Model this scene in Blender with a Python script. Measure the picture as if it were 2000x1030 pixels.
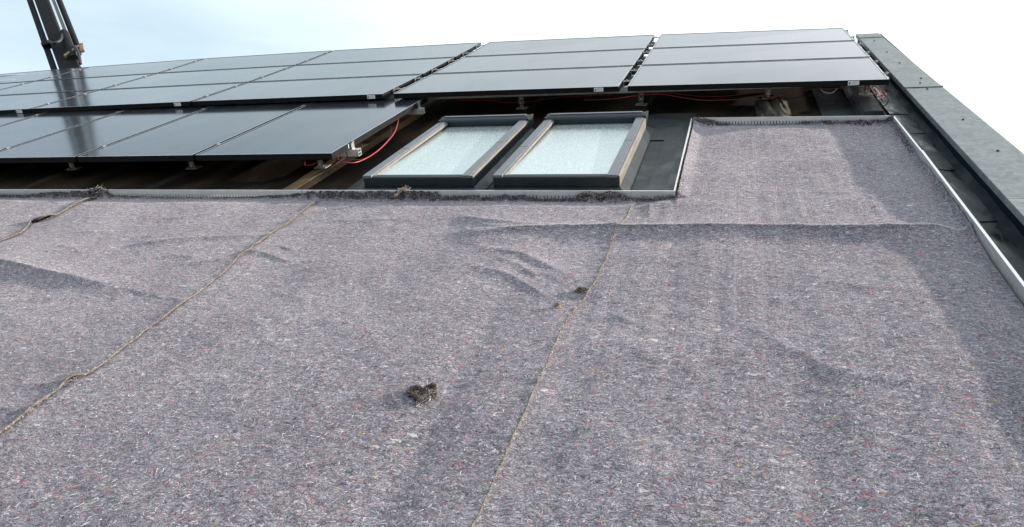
import bpy, math, random
import numpy as np
from mathutils import Vector, Matrix
random.seed(7); rng = np.random.default_rng(11)
C = bpy.context.scene
for o in list(bpy.data.objects): bpy.data.objects.remove(o)
col = C.collection
PITCH = math.radians(25)                     # slope of the roof
M = Matrix.Rotation(PITCH, 4, 'X')           # roof frame (x along the eave, y up the slope, z off the roof) -> world
MI = M.inverted()

# ------------------------------------------------------------ camera, sky, sun, exposure
cam = bpy.data.cameras.new("camera"); camo = bpy.data.objects.new("camera", cam); col.objects.link(camo)
cam.sensor_width = 36; cam.lens = 1493.9 / 2000 * 36; cam.clip_start = .05; cam.clip_end = 3000
cr = Matrix(((0.9611, -0.0281, 0.2748, 0.693), (0.2628, 0.4045, -0.8759, -5.041), (-0.0866, 0.9141, 0.3961, 0.988), (0, 0, 0, 1)))
q3 = cr.to_3x3().to_quaternion().to_matrix().to_4x4(); q3.translation = Vector((0.693, -5.041, 0.988))
camo.matrix_world = M @ q3
C.camera = camo
sun_roof = Vector((5.6, 3.1, 1.0)).normalized()
sun_w = (M.to_3x3() @ sun_roof).normalized()
ELEV = math.asin(sun_w.z); ROT = math.atan2(sun_w.x, sun_w.y)
w = bpy.data.worlds.new("World"); C.world = w; w.use_nodes = True
nt = w.node_tree; nt.nodes.clear()
wo = nt.nodes.new('ShaderNodeOutputWorld'); bg = nt.nodes.new('ShaderNodeBackground'); bg.inputs[1].default_value = .12
sky = nt.nodes.new('ShaderNodeTexSky'); sky.sky_type = 'NISHITA'; sky.sun_disc = False
sky.sun_elevation = ELEV; sky.sun_rotation = ROT; sky.air_density = 1.0; sky.dust_density = 1.2; sky.ozone_density = 1.2
tc = nt.nodes.new('ShaderNodeTexCoord'); mp = nt.nodes.new('ShaderNodeMapping'); mp.inputs['Scale'].default_value = (1.0, 1.6, 5.0)
mp.inputs['Rotation'].default_value = (0, 0, .5)
nz = nt.nodes.new('ShaderNodeTexNoise'); nz.inputs['Scale'].default_value = 1.6; nz.inputs['Detail'].default_value = 7; nz.inputs['Roughness'].default_value = .55
rp = nt.nodes.new('ShaderNodeMapRange'); rp.inputs[1].default_value = .30; rp.inputs[2].default_value = .72; rp.inputs[3].default_value = .50; rp.inputs[4].default_value = .97
mx = nt.nodes.new('ShaderNodeMixRGB'); mx.inputs[2].default_value = (1, 1, 1, 1)
dt = nt.nodes.new('ShaderNodeVectorMath'); dt.operation = 'DOT_PRODUCT'; dt.inputs[1].default_value = tuple(sun_w)
nm = nt.nodes.new('ShaderNodeVectorMath'); nm.operation = 'NORMALIZE'
gl = nt.nodes.new('ShaderNodeValToRGB')      # thin cloud is brightest towards the sun
for e, (p, c) in zip([gl.color_ramp.elements[0], gl.color_ramp.elements[1], gl.color_ramp.elements.new(.5), gl.color_ramp.elements.new(.75)],
                     [(0, (.165, .205, .265)), (1, (1, .97, .90)), (.48, (.41, .485, .51)), (.74, (.56, .60, .61))]): e.position = p; e.color = c + (1,)
hf = nt.nodes.new('ShaderNodeMapRange'); hf.inputs[1].default_value = -1; hf.inputs[2].default_value = 1
sc_ = nt.nodes.new('ShaderNodeVectorMath'); sc_.operation = 'SCALE'; sc_.inputs['Scale'].default_value = 14.5
L_ = nt.links.new
L_(tc.outputs['Generated'], mp.inputs[0]); L_(mp.outputs[0], nz.inputs[0]); L_(nz.outputs[0], rp.inputs[0]); L_(rp.outputs[0], mx.inputs[0])
L_(tc.outputs['Generated'], nm.inputs[0]); L_(nm.outputs[0], dt.inputs[0]); L_(dt.outputs['Value'], hf.inputs[0]); L_(hf.outputs[0], gl.inputs[0]); L_(gl.outputs[0], sc_.inputs[0]); L_(sc_.outputs[0], mx.inputs[2])
L_(sky.outputs[0], mx.inputs[1]); L_(mx.outputs[0], bg.inputs[0]); L_(bg.outputs[0], wo.inputs[0])
sl = bpy.data.lights.new("sun", 'SUN'); sl.energy = 5.0; sl.angle = math.radians(.6); sl.color = (1, .90, .80)
so = bpy.data.objects.new("sun", sl); col.objects.link(so); so.rotation_euler = sun_w.to_track_quat('Z', 'Y').to_euler(); so.location = sun_w * 30
C.view_settings.view_transform = 'Standard'; C.view_settings.look = 'None'; C.view_settings.gamma = 1
C.view_settings.exposure = .60
C.render.engine = 'CYCLES'

# ------------------------------------------------------------ material helpers
def lin(r, g, b): return tuple(((v/255+.055)/1.055)**2.4 if v > 10 else v/255/12.92 for v in (r, g, b)) + (1,)
class MT:
    def __init__(s, name, color=(.5, .5, .5, 1), rough=.6, metal=0, ior=1.5, spec=.5):
        s.m = bpy.data.materials.new(name); s.m.use_nodes = True; s.t = s.m.node_tree
        s.b = s.t.nodes['Principled BSDF']
        s.b.inputs['Base Color'].default_value = tuple(color[:3]) + (1,)
        s.b.inputs['Roughness'].default_value = rough; s.b.inputs['Metallic'].default_value = metal
        s.b.inputs['IOR'].default_value = ior; s.b.inputs['Specular IOR Level'].default_value = spec
        s.tc = s.t.nodes.new('ShaderNodeTexCoord'); s.last = None
    def n(s, typ, **kw):
        nd = s.t.nodes.new(typ)
        for k, v in kw.items():
            if k in nd.inputs: nd.inputs[k].default_value = v
            else: setattr(nd, k, v)
        return nd
    def l(s, a, b): s.t.links.new(a, b)
    def map(s, scale=(1, 1, 1), rot=(0, 0, 0), src=None):
        m = s.n('ShaderNodeMapping'); m.inputs['Scale'].default_value = scale; m.inputs['Rotation'].default_value = rot
        s.l(src or s.tc.outputs['Object'], m.inputs[0]); return m.outputs[0]
    def noise(s, scale, detail=4, rough=.55, vec=None, dist=0):
        nd = s.n('ShaderNodeTexNoise'); nd.inputs['Scale'].default_value = scale; nd.inputs['Detail'].default_value = detail
        nd.inputs['Roughness'].default_value = rough; nd.inputs['Distortion'].default_value = dist
        s.l(vec or s.tc.outputs['Object'], nd.inputs['Vector']); return nd
    def ramp(s, fac, stops, interp='LINEAR'):
        r = s.n('ShaderNodeValToRGB'); cr_ = r.color_ramp; cr_.interpolation = interp
        while len(cr_.elements) < len(stops): cr_.elements.new(.5)
        for e, (p, c) in zip(cr_.elements, stops): e.position = p; e.color = tuple(c[:3]) + (1,)
        s.l(fac, r.inputs[0]); return r.outputs[0]
    def mix(s, fac, a, b, mode='MIX'):
        m = s.n('ShaderNodeMixRGB'); m.blend_type = mode
        for i, v in ((0, fac), (1, a), (2, b)):
            if hasattr(v, 'links') or hasattr(v, 'is_linked'): s.l(v, m.inputs[i])
            else: m.inputs[i].default_value = v if i == 0 else tuple(v[:3]) + (1,)
        return m.outputs[0]
    def math(s, op, a, b=0.0, clamp=False):
        m = s.n('ShaderNodeMath'); m.operation = op; m.use_clamp = clamp
        for i, v in ((0, a), (1, b)):
            if hasattr(v, 'is_linked'): s.l(v, m.inputs[i])
            else: m.inputs[i].default_value = v
        return m.outputs[0]
    def color(s, c): s.l(c, s.b.inputs['Base Color'])
    def rough(s, c): s.l(c, s.b.inputs['Roughness'])
    def bump(s, h, strength=.5, dist=.01):
        b = s.n('ShaderNodeBump'); b.inputs['Strength'].default_value = strength; b.inputs['Distance'].default_value = dist
        s.l(h, b.inputs['Height'])
        if s.last: s.l(s.last, b.inputs['Normal'])
        s.last = b.outputs[0]; s.l(s.last, s.b.inputs['Normal'])

# recycled-fibre protection fleece
def fleece_mat(name, seed, damp_shade=1.0):
    f = MT(name, rough=.95, spec=.15)
    f.b.inputs['Sheen Weight'].default_value = .20 if damp_shade == 1 else .05; f.b.inputs['Sheen Roughness'].default_value = .45; f.b.inputs['Sheen Tint'].default_value = (1, .95, .93, 1)
    off = f.n('ShaderNodeVectorMath', operation='ADD'); off.inputs[1].default_value = (seed*3.7, seed*1.3, seed*2.1)
    f.l(f.tc.outputs['Object'], off.inputs[0]); src = off.outputs[0]
    warp = f.noise(26, 2, .5, vec=src)
    wv = f.n('ShaderNodeVectorMath', operation='SCALE'); wv.inputs['Scale'].default_value = .035
    f.l(warp.outputs['Color'], wv.inputs[0])
    ad = f.n('ShaderNodeVectorMath', operation='ADD'); f.l(src, ad.inputs[0]); f.l(wv.outputs[0], ad.inputs[1])
    v1 = f.map((.62, 1, 1), (0, 0, .12), ad.outputs[0])
    v2 = f.map((.42, 1, 1), (0, 0, -.25), ad.outputs[0])
    fine = f.noise(300, 4, .80, vec=v1); mid = f.noise(95, 6, .78, vec=v2); big = f.noise(2.2, 4, .6, vec=src)
    s1 = f.math('MULTIPLY', fine.outputs[0], .58); s2 = f.math('MULTIPLY', mid.outputs[0], .34); s3 = f.math('MULTIPLY', big.outputs[0], .08)
    t = f.math('ADD', f.math('ADD', s1, s2), s3)
    c = f.ramp(t, [(.385, (.013, .012, .018)), (.45, (.086, .079, .101)), (.50, (.188, .172, .202)), (.55, (.320, .293, .322)), (.63, (.74, .69, .71))])
    # coloured rag flecks
    for sc, sd, lo in ((150, 0., .86), (80, 5.3, .955), (270, 9.1, .76)):
        mpn = f.n('ShaderNodeMapping'); mpn.inputs['Scale'].default_value = (.36, 1, 1); mpn.inputs['Location'].default_value = (sd, sd, 0)
        f.l(ad.outputs[0], mpn.inputs[0])
        vo = f.n('ShaderNodeTexVoronoi'); vo.inputs['Scale'].default_value = sc; f.l(mpn.outputs[0], vo.inputs['Vector'])
        sep = f.n('ShaderNodeSeparateColor'); f.l(vo.outputs['Color'], sep.inputs[0])
        pal = f.ramp(sep.outputs[0], [(0, (.30, .05, .07)), (.16, (.42, .13, .17)), (.30, (.05, .08, .20)), (.42, (.035, .035, .045)),
             (.58, (.75, .74, .72)), (.72, (.04, .16, .15)), (.80, (.42, .30, .10)), (.86, (.10, .07, .16)), (.93, (.45, .20, .16))], 'CONSTANT')
        m1 = f.math('GREATER_THAN', sep.outputs[1], lo)
        m2 = f.math('LESS_THAN', vo.outputs['Distance'], .42)
        msk = f.math('MULTIPLY', f.math('MULTIPLY', m1, m2), .5 if sc < 200 else .35)
        c = f.mix(msk, c, pal)
    # a few brownish dirt stains and a general tint
    st = f.noise(2.9, 5, .65, vec=src); sm = f.ramp(st.outputs[0], [(.61, (0, 0, 0)), (.72, (.5, .5, .5))])
    c = f.mix(sm, c, f.mix(.6, c, (.11, .085, .07)))
    if damp_shade < 1: c = f.mix(1, c, (damp_shade, damp_shade*.97, damp_shade), 'MULTIPLY')
    f.color(c)
    # faint needling rows running up the slope
    rows = f.noise(1, 2, .5, vec=f.map((95, 1.6, 1), (0, 0, 0), src))
    f.bump(rows.outputs[0], 1.0 if seed == 3 else .35, .0036)
    f.bump(mid.outputs[0], .75, .0080)
    f.bump(fine.outputs[0], .65, .0034)
    return f.m
FL = [fleece_mat('felt_%d' % i, i) for i in range(4)]
DAMP_SHADE = fleece_mat('damp_shaded_felt', 5, .33)  # damp, dirty felt, with the upturned edge's shade put into its colour
def plain(name, color, rough=.6, metal=0, nscale=30, var=.25, bump=0, bscale=None, spec=.5, ior=1.5, stretch=(1, 1, 1)):
    f = MT(name, color, rough, metal, ior, spec)
    v = f.map(stretch)
    nz = f.noise(nscale, 5, .6, vec=v)
    a = tuple(x*(1-var) for x in color[:3]); b = tuple(min(1, x*(1+var)) for x in color[:3])
    f.color(f.ramp(nz.outputs[0], [(.3, a), (.7, b)]))
    f.rough(f.ramp(nz.outputs[0], [(.3, (rough*.85,)*3), (.7, (min(1, rough*1.15),)*3)]))
    if bump:
        n2 = f.noise(bscale or nscale*2, 5, .65, vec=v); f.bump(n2.outputs[0], .7, bump)
    return f.m
EDGE = plain('felt_cut_edge', (.160, .138, .120), .95, nscale=160, var=.7, bump=.003, spec=.1)
TUFT = plain('felt_tuft', (.085, .076, .084), .95, nscale=140, var=.7, spec=.1)
FIB = [plain('fibre_'+n, c, .8, nscale=50, var=.2, spec=.2) for n, c in (('white', (.72, .70, .70)), ('grey', (.42, .40, .43)), ('dark', (.04, .04, .05)),
       ('red', (.46, .07, .10)), ('blue', (.06, .10, .28)), ('ochre', (.46, .34, .12)), ('green', (.05, .22, .18)), ('tan', (.42, .31, .24)))]
ALU = plain('mill_aluminium', (.70, .70, .69), .33, .55, nscale=22, var=.10, stretch=(1, 1, 3))
ALUD = plain('stained_aluminium', (.27, .265, .255), .55, .5, nscale=40, var=.35)
STEEL = plain('dull_galvanised_steel', (.28, .265, .235), .5, .5, nscale=60, var=.35)
HOLE = MT('dark_hole', (.01, .01, .01), .8).m
BLK = plain('black_anodised_frame', (.006, .007, .008), .5, .0, nscale=30, var=.2, spec=.15)
LIP = plain('lit_panel_frame_lip', (.42, .44, .46), .28, .8, nscale=30, var=.2)  # lit rim of the black frame, put into a paler lip colour
def glass_black():
    f = MT('dark_cell_glass', (.012, .016, .024), .10, ior=1.95)
    dust = f.noise(5, 6, .65, vec=f.map((1, .35, 1)))
    f.color(f.ramp(dust.outputs[0], [(.35, (.010, .013, .020)), (.75, (.045, .050, .056))]))
    sp = f.noise(240, 3, .7); f.rough(f.ramp(sp.outputs[0], [(.35, (.07,)*3), (.7, (.17,)*3)]))
    w1 = f.noise(38, 3, .6); f.bump(w1.outputs[0], .12, .0006)
    f.bump(sp.outputs[0], .06, .0003)
    return f.m
PVG = glass_black()
BACK = MT('black_backsheet', (.012, .012, .013), .6).m
def win_glass():
    f = MT('wet_window_pane', (.7, .78, .76), .10, metal=.5, ior=1.8, spec=.5)
    dr = f.noise(130, 4, .65, vec=f.map((1, .7, 1))); r2 = f.noise(16, 3, .6)
    f.color(f.ramp(dr.outputs[0], [(.35, (.40, .47, .455)), (.62, (.66, .735, .71))]))
    f.rough(f.ramp(dr.outputs[0], [(.35, (.06,)*3), (.7, (.24,)*3)]))
    f.bump(r2.outputs[0], .25, .0012); f.bump(dr.outputs[0], .6, .0016)
    return f.m
WING = win_glass()
CLAD = plain('anthracite_window_cladding', (.016, .023, .026), .42, .0, nscale=14, var=.3, bump=.0006, bscale=90, spec=.3)
CLADL = plain('skylit_window_cladding', (.135, .145, .16), .40, .2, nscale=25, var=.25, bump=.0004, bscale=120)  # cladding covers paler and bluish, the sky's light put into the colour
BEAD = plain('pale_seal_bead', (.15, .143, .13), .6, nscale=30, var=.3)
CREAM = plain('sunlit_side_cladding', (.145, .135, .115), .6, nscale=18, var=.35, stretch=(1, .3, 1))  # sunlit side of the cladding, its light put into the colour
def membrane(name, dark, light, rough, scale=3.5, stretch=(1, 1, 1), wet=None, bump=.006, spec=.2):
    f = MT(name, dark, rough, spec=spec)
    v = f.map(stretch); a = f.noise(scale, 7, .62, vec=v, dist=.6); g = f.noise(170, 3, .6)
    c = f.ramp(a.outputs[0], [(.46, dark), (.72, light)])
    c = f.mix(.15, c, f.ramp(g.outputs[0], [(.3, (0, 0, 0)), (.7, (light[0]*1.4, light[1]*1.4, light[2]*1.4))]))
    f.color(c)
    if wet: f.rough(f.ramp(a.outputs[0], [(.42, (wet,)*3), (.60, (rough,)*3)]))
    wr = f.noise(7, 4, .5, vec=v); f.bump(wr.outputs[0], .5, bump); f.bump(g.outputs[0], .3, .0008)
    return f.m
MEM = membrane('dusty_sunlit_underlay_membrane', (.0022, .0020, .0019), (.046, .030, .016), .8, 2.9, (1, .35, 1), bump=.012, spec=.08)  # dusty brown, with sunlit patches and the panels' shade put into the colour
MEMG = membrane('slate_grey_bitumen_sheet', (.020, .025, .026), (.052, .060, .060), .6, 5, (1, .8, 1), .35)
MEMV = membrane('wet_black_valley_sheet', (.006, .009, .010), (.060, .072, .072), .6, 5.5, (1.6, .55, 1), .2, spec=.22)
BROWN = membrane('sunlit_brown_batten_wrap', (.055, .038, .022), (.17, .12, .065), .75, 5, (1, .35, 1), bump=.012, spec=.15)  # sunlight on this batten put into a lighter brown
UPST = membrane('dark_upstand_sheet', (.004, .010, .014), (.009, .019, .025), .75, 6, (1, .4, 1), .5, .003, spec=.08)
WRAP = membrane('dusty_wrap_membrane', (.020, .018, .015), (.13, .112, .085), .6, 6, (1, .6, 1), bump=.01)
def cap_mat():
    f = MT('weathered_cap_sheet', (.2, .22, .22), .4, spec=.35)
    a = f.noise(2.6, 8, .68, vec=f.map((1.5, .8, 1), (0, 0, .5)), dist=1.2); b = f.noise(17, 6, .66, vec=f.map((.8, 1, 1), (0, 0, -.8)), dist=1.6)
    c = f.ramp(a.outputs[0], [(.34, (.062, .088, .094)), (.5, (.150, .180, .182)), (.66, (.285, .298, .280))])
    c = f.mix(.35, c, f.ramp(b.outputs[0], [(.38, (.035, .05, .055)), (.66, (.30, .31, .29))]))
    f.color(c); f.rough(f.ramp(a.outputs[0], [(.35, (.36,)*3), (.65, (.62,)*3)]))
    w_ = f.noise(3, 3, .5); f.bump(w_.outputs[0], .3, .008)
    return f.m
CAP = cap_mat()
REDC = plain('red_cable_jacket', (.34, .03, .04), .42, nscale=20, var=.2)
BLKC = plain('black_cable_jacket', (.015, .015, .015), .45, nscale=20, var=.2)
STICK = MT('white_sticker', (.72, .73, .72), .5).m
INK = MT('sticker_print', (.04, .05, .07), .6).m
INKG = MT('sticker_grey_print', (.38, .40, .42), .6).m
CRD = plain('dark_crane_steel', (.010, .010, .011), .6, 0, nscale=4, var=.35, spec=.12)
CRG = plain('grey_crane_pipe', (.16, .15, .13), .4, .5, nscale=6, var=.3)
CRB = plain('bare_crane_bracket', (.22, .18, .11), .5, .4, nscale=9, var=.4)
RUB = plain('rubber_hose', (.02, .02, .02), .5, nscale=9)
BRN = plain('brown_fibre_scrap', (.088, .066, .054), .95, nscale=90, var=.6, bump=.004, spec=.1)
BRNL = plain('tan_fibre_scrap', (.34, .25, .19), .95, nscale=90, var=.5, bump=.004, spec=.1)
WALLM = plain('pale_render', (.55, .53, .49), .85, nscale=8, var=.08, bump=.002)
GRD = plain('site_gravel', (.20, .19, .17), .95, nscale=1.5, var=.4, bump=.02, bscale=12)
PAINT = plain('faded_yellow_paint', (.45, .30, .05), .45, nscale=6, var=.15)
TYRE = plain('truck_tyre_rubber', (.02, .02, .02), .85, nscale=20)

# ------------------------------------------------------------ mesh builder (roof-frame coordinates)
class MB:
    def __init__(s): s.v = []; s.f = []; s.mi = []
    def add(s, vs, fs, mi=0):
        n = len(s.v); s.v += [tuple(v) for v in vs]; s.f += [tuple(i+n for i in f) for f in fs]; s.mi += [mi]*len(fs); return s
    def box(s, a, b, mi=0):
        (x0, y0, z0), (x1, y1, z1) = a, b
        vs = [(x0, y0, z0), (x1, y0, z0), (x1, y1, z0), (x0, y1, z0), (x0, y0, z1), (x1, y0, z1), (x1, y1, z1), (x0, y1, z1)]
        return s.add(vs, [(0, 3, 2, 1), (4, 5, 6, 7), (0, 1, 5, 4), (1, 2, 6, 5), (2, 3, 7, 6), (3, 0, 4, 7)], mi)
    def hexa(s, lo, hi, mi=0):      # two quads, bottom and top, counter-clockwise
        return s.add(list(lo)+list(hi), [(0, 3, 2, 1), (4, 5, 6, 7), (0, 1, 5, 4), (1, 2, 6, 5), (2, 3, 7, 6), (3, 0, 4, 7)], mi)
    def beam(s, p, q, a, b, mi=0):  # bar from p to q with half-extent vectors a, b
        p, q, a, b = map(Vector, (p, q, a, b))
        return s.hexa([p-a-b, p+a-b, p+a+b, p-a+b], [q-a-b, q+a-b, q+a+b, q-a+b], mi)
    def tube(s, pts, r, n=8, mi=0, caps=True):
        P = [Vector(p) for p in pts]; R = r if isinstance(r, (list, tuple)) else [r]*len(P)
        d0 = (P[1]-P[0]).normalized(); u = d0.orthogonal().normalized(); rings = []
        for i, p in enumerate(P):
            d = (P[min(i+1, len(P)-1)]-P[max(i-1, 0)]).normalized()
            u = (u - d*u.dot(d)).normalized(); v = d.cross(u)
            rings.append([p + (u*math.cos(2*math.pi*k/n) + v*math.sin(2*math.pi*k/n))*R[i] for k in range(n)])
        vs = [x for rg in rings for x in rg]; fs = []
        for i in range(len(P)-1):
            for k in range(n): fs.append((i*n+k, i*n+(k+1) % n, (i+1)*n+(k+1) % n, (i+1)*n+k))
        if caps: fs += [tuple(reversed(range(n))), tuple(range((len(P)-1)*n, len(P)*n))]
        return s.add(vs, fs, mi)
    def prism(s, prof, y0, y1, mi=0):   # closed xz profile extruded along y
        n = len(prof); vs = [(x, y0, z) for x, z in prof]+[(x, y1, z) for x, z in prof]
        return s.add(vs, [(i, (i+1) % n, n+(i+1) % n, n+i) for i in range(n)]+[tuple(reversed(range(n))), tuple(range(n, 2*n))], mi)
    def prismx(s, prof, x0, x1, mi=0):  # closed yz profile extruded along x
        n = len(prof); vs = [(x0, y, z) for y, z in prof]+[(x1, y, z) for y, z in prof]
        return s.add(vs, [(i, (i+1) % n, n+(i+1) % n, n+i) for i in range(n)]+[tuple(reversed(range(n))), tuple(range(n, 2*n))], mi)
def spline(pts, n=8):
    P = [Vector(p) for p in pts]; out = []
    for i in range(len(P)-1):
        a = P[max(i-1, 0)]; b = P[i]; c = P[i+1]; d = P[min(i+2, len(P)-1)]
        for k in range(n):
            t = k/n; out.append(.5*((2*b)+(c-a)*t+(2*a-5*b+4*c-d)*t*t+(3*b-a-3*c+d)*t**3))
    return out+[P[-1]]
def meta(o, label=None, cat=None, group=None, kind=None):
    for k, v in (('label', label), ('category', cat), ('group', group), ('kind', kind)):
        if v: o[k] = v
    return o
def thing(name, loc, label, cat, group=None, kind=None):
    o = bpy.data.objects.new(name, None); o.empty_display_size = .1; col.objects.link(o)
    o.matrix_world = M @ Matrix.Translation(Vector(loc)); o['_loc'] = list(loc)
    return meta(o, label, cat, group, kind)
BASE = {}
def obj(name, mb, mats, parent=None, loc=None, bevel=0, smooth=False, label=None, cat=None, group=None, kind=None):
    """mb vertices are in roof coordinates; the object (or its parent thing) sits at loc"""
    if parent is not None: base = BASE.get(parent.name) or Vector(parent['_loc'])
    else: base = Vector(loc)
    me = bpy.data.meshes.new(name)
    me.from_pydata([tuple(Vector(v)-base) for v in mb.v], [], mb.f)
    for m in (mats if isinstance(mats, (list, tuple)) else [mats]): me.materials.append(m)
    me.polygons.foreach_set('material_index', mb.mi)
    if smooth: me.polygons.foreach_set('use_smooth', [True]*len(me.polygons))
    me.update()
    o = bpy.data.objects.new(name, me); col.objects.link(o)
    if parent is not None: o.parent = parent; BASE[o.name] = base
    else: o.matrix_world = M @ Matrix.Translation(base); BASE[o.name] = base
    if bevel:
        b = o.modifiers.new('bevel', 'BEVEL'); b.width = bevel; b.segments = 2; b.limit_method = 'ANGLE'; b.angle_limit = math.radians(40)
    return meta(o, label, cat, group, kind)
def npmesh(name, V, F, mats, parent=None, loc=None, mi=None, smooth=True, **kw):
    base = (BASE.get(parent.name) or Vector(parent['_loc'])) if parent is not None else Vector(loc)
    me = bpy.data.meshes.new(name); V = np.asarray(V, float)-np.array(base); F = np.asarray(F, int)
    me.from_pydata(V.tolist(), [], F.tolist())
    for m in (mats if isinstance(mats, (list, tuple)) else [mats]): me.materials.append(m)
    if mi is not None: me.polygons.foreach_set('material_index', mi)
    if smooth: me.polygons.foreach_set('use_smooth', [True]*len(F))
    me.update()
    o = bpy.data.objects.new(name, me); col.objects.link(o)
    if parent is not None: o.parent = parent; BASE[o.name] = base
    else: o.matrix_world = M @ Matrix.Translation(base); BASE[o.name] = base
    return meta(o, **kw)

# value noise in numpy
def vnoise(x, y, seed=0):
    xi = np.floor(x).astype(np.int64); yi = np.floor(y).astype(np.int64); fx = x-xi; fy = y-yi
    fx = fx*fx*(3-2*fx); fy = fy*fy*(3-2*fy)
    def h(a, b):
        n = (a*374761393+b*668265263+seed*2147483647+12345) & 0x7fffffff
        n = ((n ^ (n >> 13))*1274126177) & 0x7fffffff
        n = (n ^ (n >> 16)) & 0xffff
        return n/65535.0-.5
    return (h(xi, yi)*(1-fx)+h(xi+1, yi)*fx)*(1-fy)+(h(xi, yi+1)*(1-fx)+h(xi+1, yi+1)*fx)*fy

# ------------------------------------------------------------ ground and building
ZR = -.20                       # membrane level in the roof frame
gm = bpy.data.meshes.new('ground'); s_ = 400
gm.from_pydata([(-s_, -s_, -6.5), (s_, -s_, -6.5), (s_, s_, -6.5), (-s_, s_, -6.5)], [], [(0, 1, 2, 3)]); gm.materials.append(GRD)
go = bpy.data.objects.new('ground', gm); col.objects.link(go); go['kind'] = 'structure'; go['label'] = 'bare site gravel around the house'
XL, XR, YE, YT = -13.0, 1.93, -5.6, 2.46
bld = thing('building', (0, 0, 0), 'pitched roof building with dark membrane and low parapet along its right verge', 'building')
def w2r(p): return MI @ Vector(p)
def r2w(p): return M @ Vector(p)
# the two slopes of the roof as one folded sheet
back = lambda t: (YT+t*math.cos(2*PITCH), ZR-.002-t*math.sin(2*PITCH))
mb = MB(); yb, zb = back(7.5)
mb.add([(XL, YE, ZR), (1.70, YE, ZR), (1.70, YT, ZR), (XL, YT, ZR), (1.70, yb, zb), (XL, yb, zb)], [(0, 1, 2, 3), (3, 2, 4, 5)])
mb.add([(XL, YE, ZR-.12), (1.70, YE, ZR-.12), (1.70, YE, ZR), (XL, YE, ZR)], [(0, 1, 2, 3)])
obj('roof', mb, MEM, bld)
# walls down to the ground
mb = MB(); e0 = r2w((0, YE+.35, ZR-.12)); e1 = r2w((0, back(7.1)[0], back(7.1)[1]-.12)); rg = r2w((0, YT, ZR-.14))
zg = -6.5
for xw in (XL+.3, XR-.03):
    x0, x1 = (xw, xw+.25) if xw < 0 else (xw-.25, xw)
    a = [w2r((x0, e0.y, zg)), w2r((x0, e1.y, zg)), w2r((x0, e1.y, e1.z)), w2r((x0, rg.y, rg.z)), w2r((x0, e0.y, e0.z))]
    b = [w2r((x1, e0.y, zg)), w2r((x1, e1.y, zg)), w2r((x1, e1.y, e1.z)), w2r((x1, rg.y, rg.z)), w2r((x1, e0.y, e0.z))]
    mb.add(a+b, [(0, 1, 2, 3, 4), (9, 8, 7, 6, 5)]+[(i, (i+1) % 5, 5+(i+1) % 5, 5+i) for i in range(5)])
for yy, zz in ((e0.y, e0.z), (e1.y-.25, e1.z)):
    vs = [w2r((x, y, z)) for z in (zg, zz) for x, y in ((XL+.55, yy), (XR-.28, yy), (XR-.28, yy+.25), (XL+.55, yy+.25))]
    mb.add(vs, [(0, 1, 5, 4), (1, 2, 6, 5), (2, 3, 7, 6), (3, 0, 4, 7), (0, 3, 2, 1), (4, 5, 6, 7)])
obj('wall', mb, WALLM, bld)
# parapet: body, flashing fillet, cap sheets in lengths with screws
XC0, XC1 = 1.695, 1.935
def cx(y): return XC0+.0, 1.878+max(0, 2.3-y)*.012
mb = MB(); mb.box((1.712, YE, ZR-.1), (1.90, YT+.02, -.106)); par = obj('parapet', mb, UPST, bld)
mb = MB()
ys = np.linspace(YE, YT, 90)
vs = []; 
for y in ys:
    j = .004*math.sin(y*7)+.003*math.sin(y*19+1)
    vs += [(1.668+j, y, ZR+.0035), (1.695+j*.5, y, ZR+.010+j*.4), (1.7085, y, ZR+.026+j)]
fs = []
for i in range(len(ys)-1):
    for k in range(2): fs.append((i*3+k, i*3+k+1, (i+1)*3+k+1, (i+1)*3+k))
mb.add(vs, fs); obj('fillet_strip', mb, UPST, bld, smooth=True)
caps = [(2.27, 2.48, .004), (.155, 2.268, .0), (-1.9, .152, .0), (-3.9, -1.903, 0), (-5.62, -3.903, 0)]
for y0, y1, dz in caps:
    mb = MB(); o0 = cx(y0)[1]; o1 = cx(y1)[1]; z = -.100+dz
    mb.hexa([(XC0, y0, z-.004), (o0, y0, z-.004), (o1, y1, z-.004), (XC0, y1, z-.004)], [(XC0, y0, z), (o0, y0, z), (o1, y1, z), (XC0, y1, z)])
    mb.box((XC0, y0, z-.030), (XC0+.003, y1, z-.0045))
    mb.hexa([(o0-.003, y0, z-.08), (o0, y0, z-.08), (o1, y1, z-.08), (o1-.003, y1, z-.08)], [(o0-.003, y0, z-.0045), (o0, y0, z-.0045), (o1, y1, z-.0045), (o1-.003, y1, z-.0045)])
    cs = obj('cap_sheet', mb, [CAP], bld, bevel=.0015)
for y in (.168, 2.262):
    mb = MB(); mb.box((XC0-.002, y-.011, -.0985), (cx(y)[1]+.002, y+.011, -.0945))
    obj('joint_strip', mb, CAP, bld, bevel=.001)
for x, y in [(1.835, .44), (1.803, .296), (1.807, .107), (1.804, 1.013), (1.793, 1.486), (1.785, 2.065), (1.824, -.67), (1.831, -1.255), (1.766, 2.38), (1.80, 2.39)]:
    mb = MB(); z = -.0997
    mb.tube([(x, y, z), (x, y, z+.0015)], .007, 12); mb.tube([(x, y, z+.0015), (x, y, z+.006)], .0045, 6)
    obj('screw', mb, HOLE if y < 2.2 else STEEL, bld)
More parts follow.
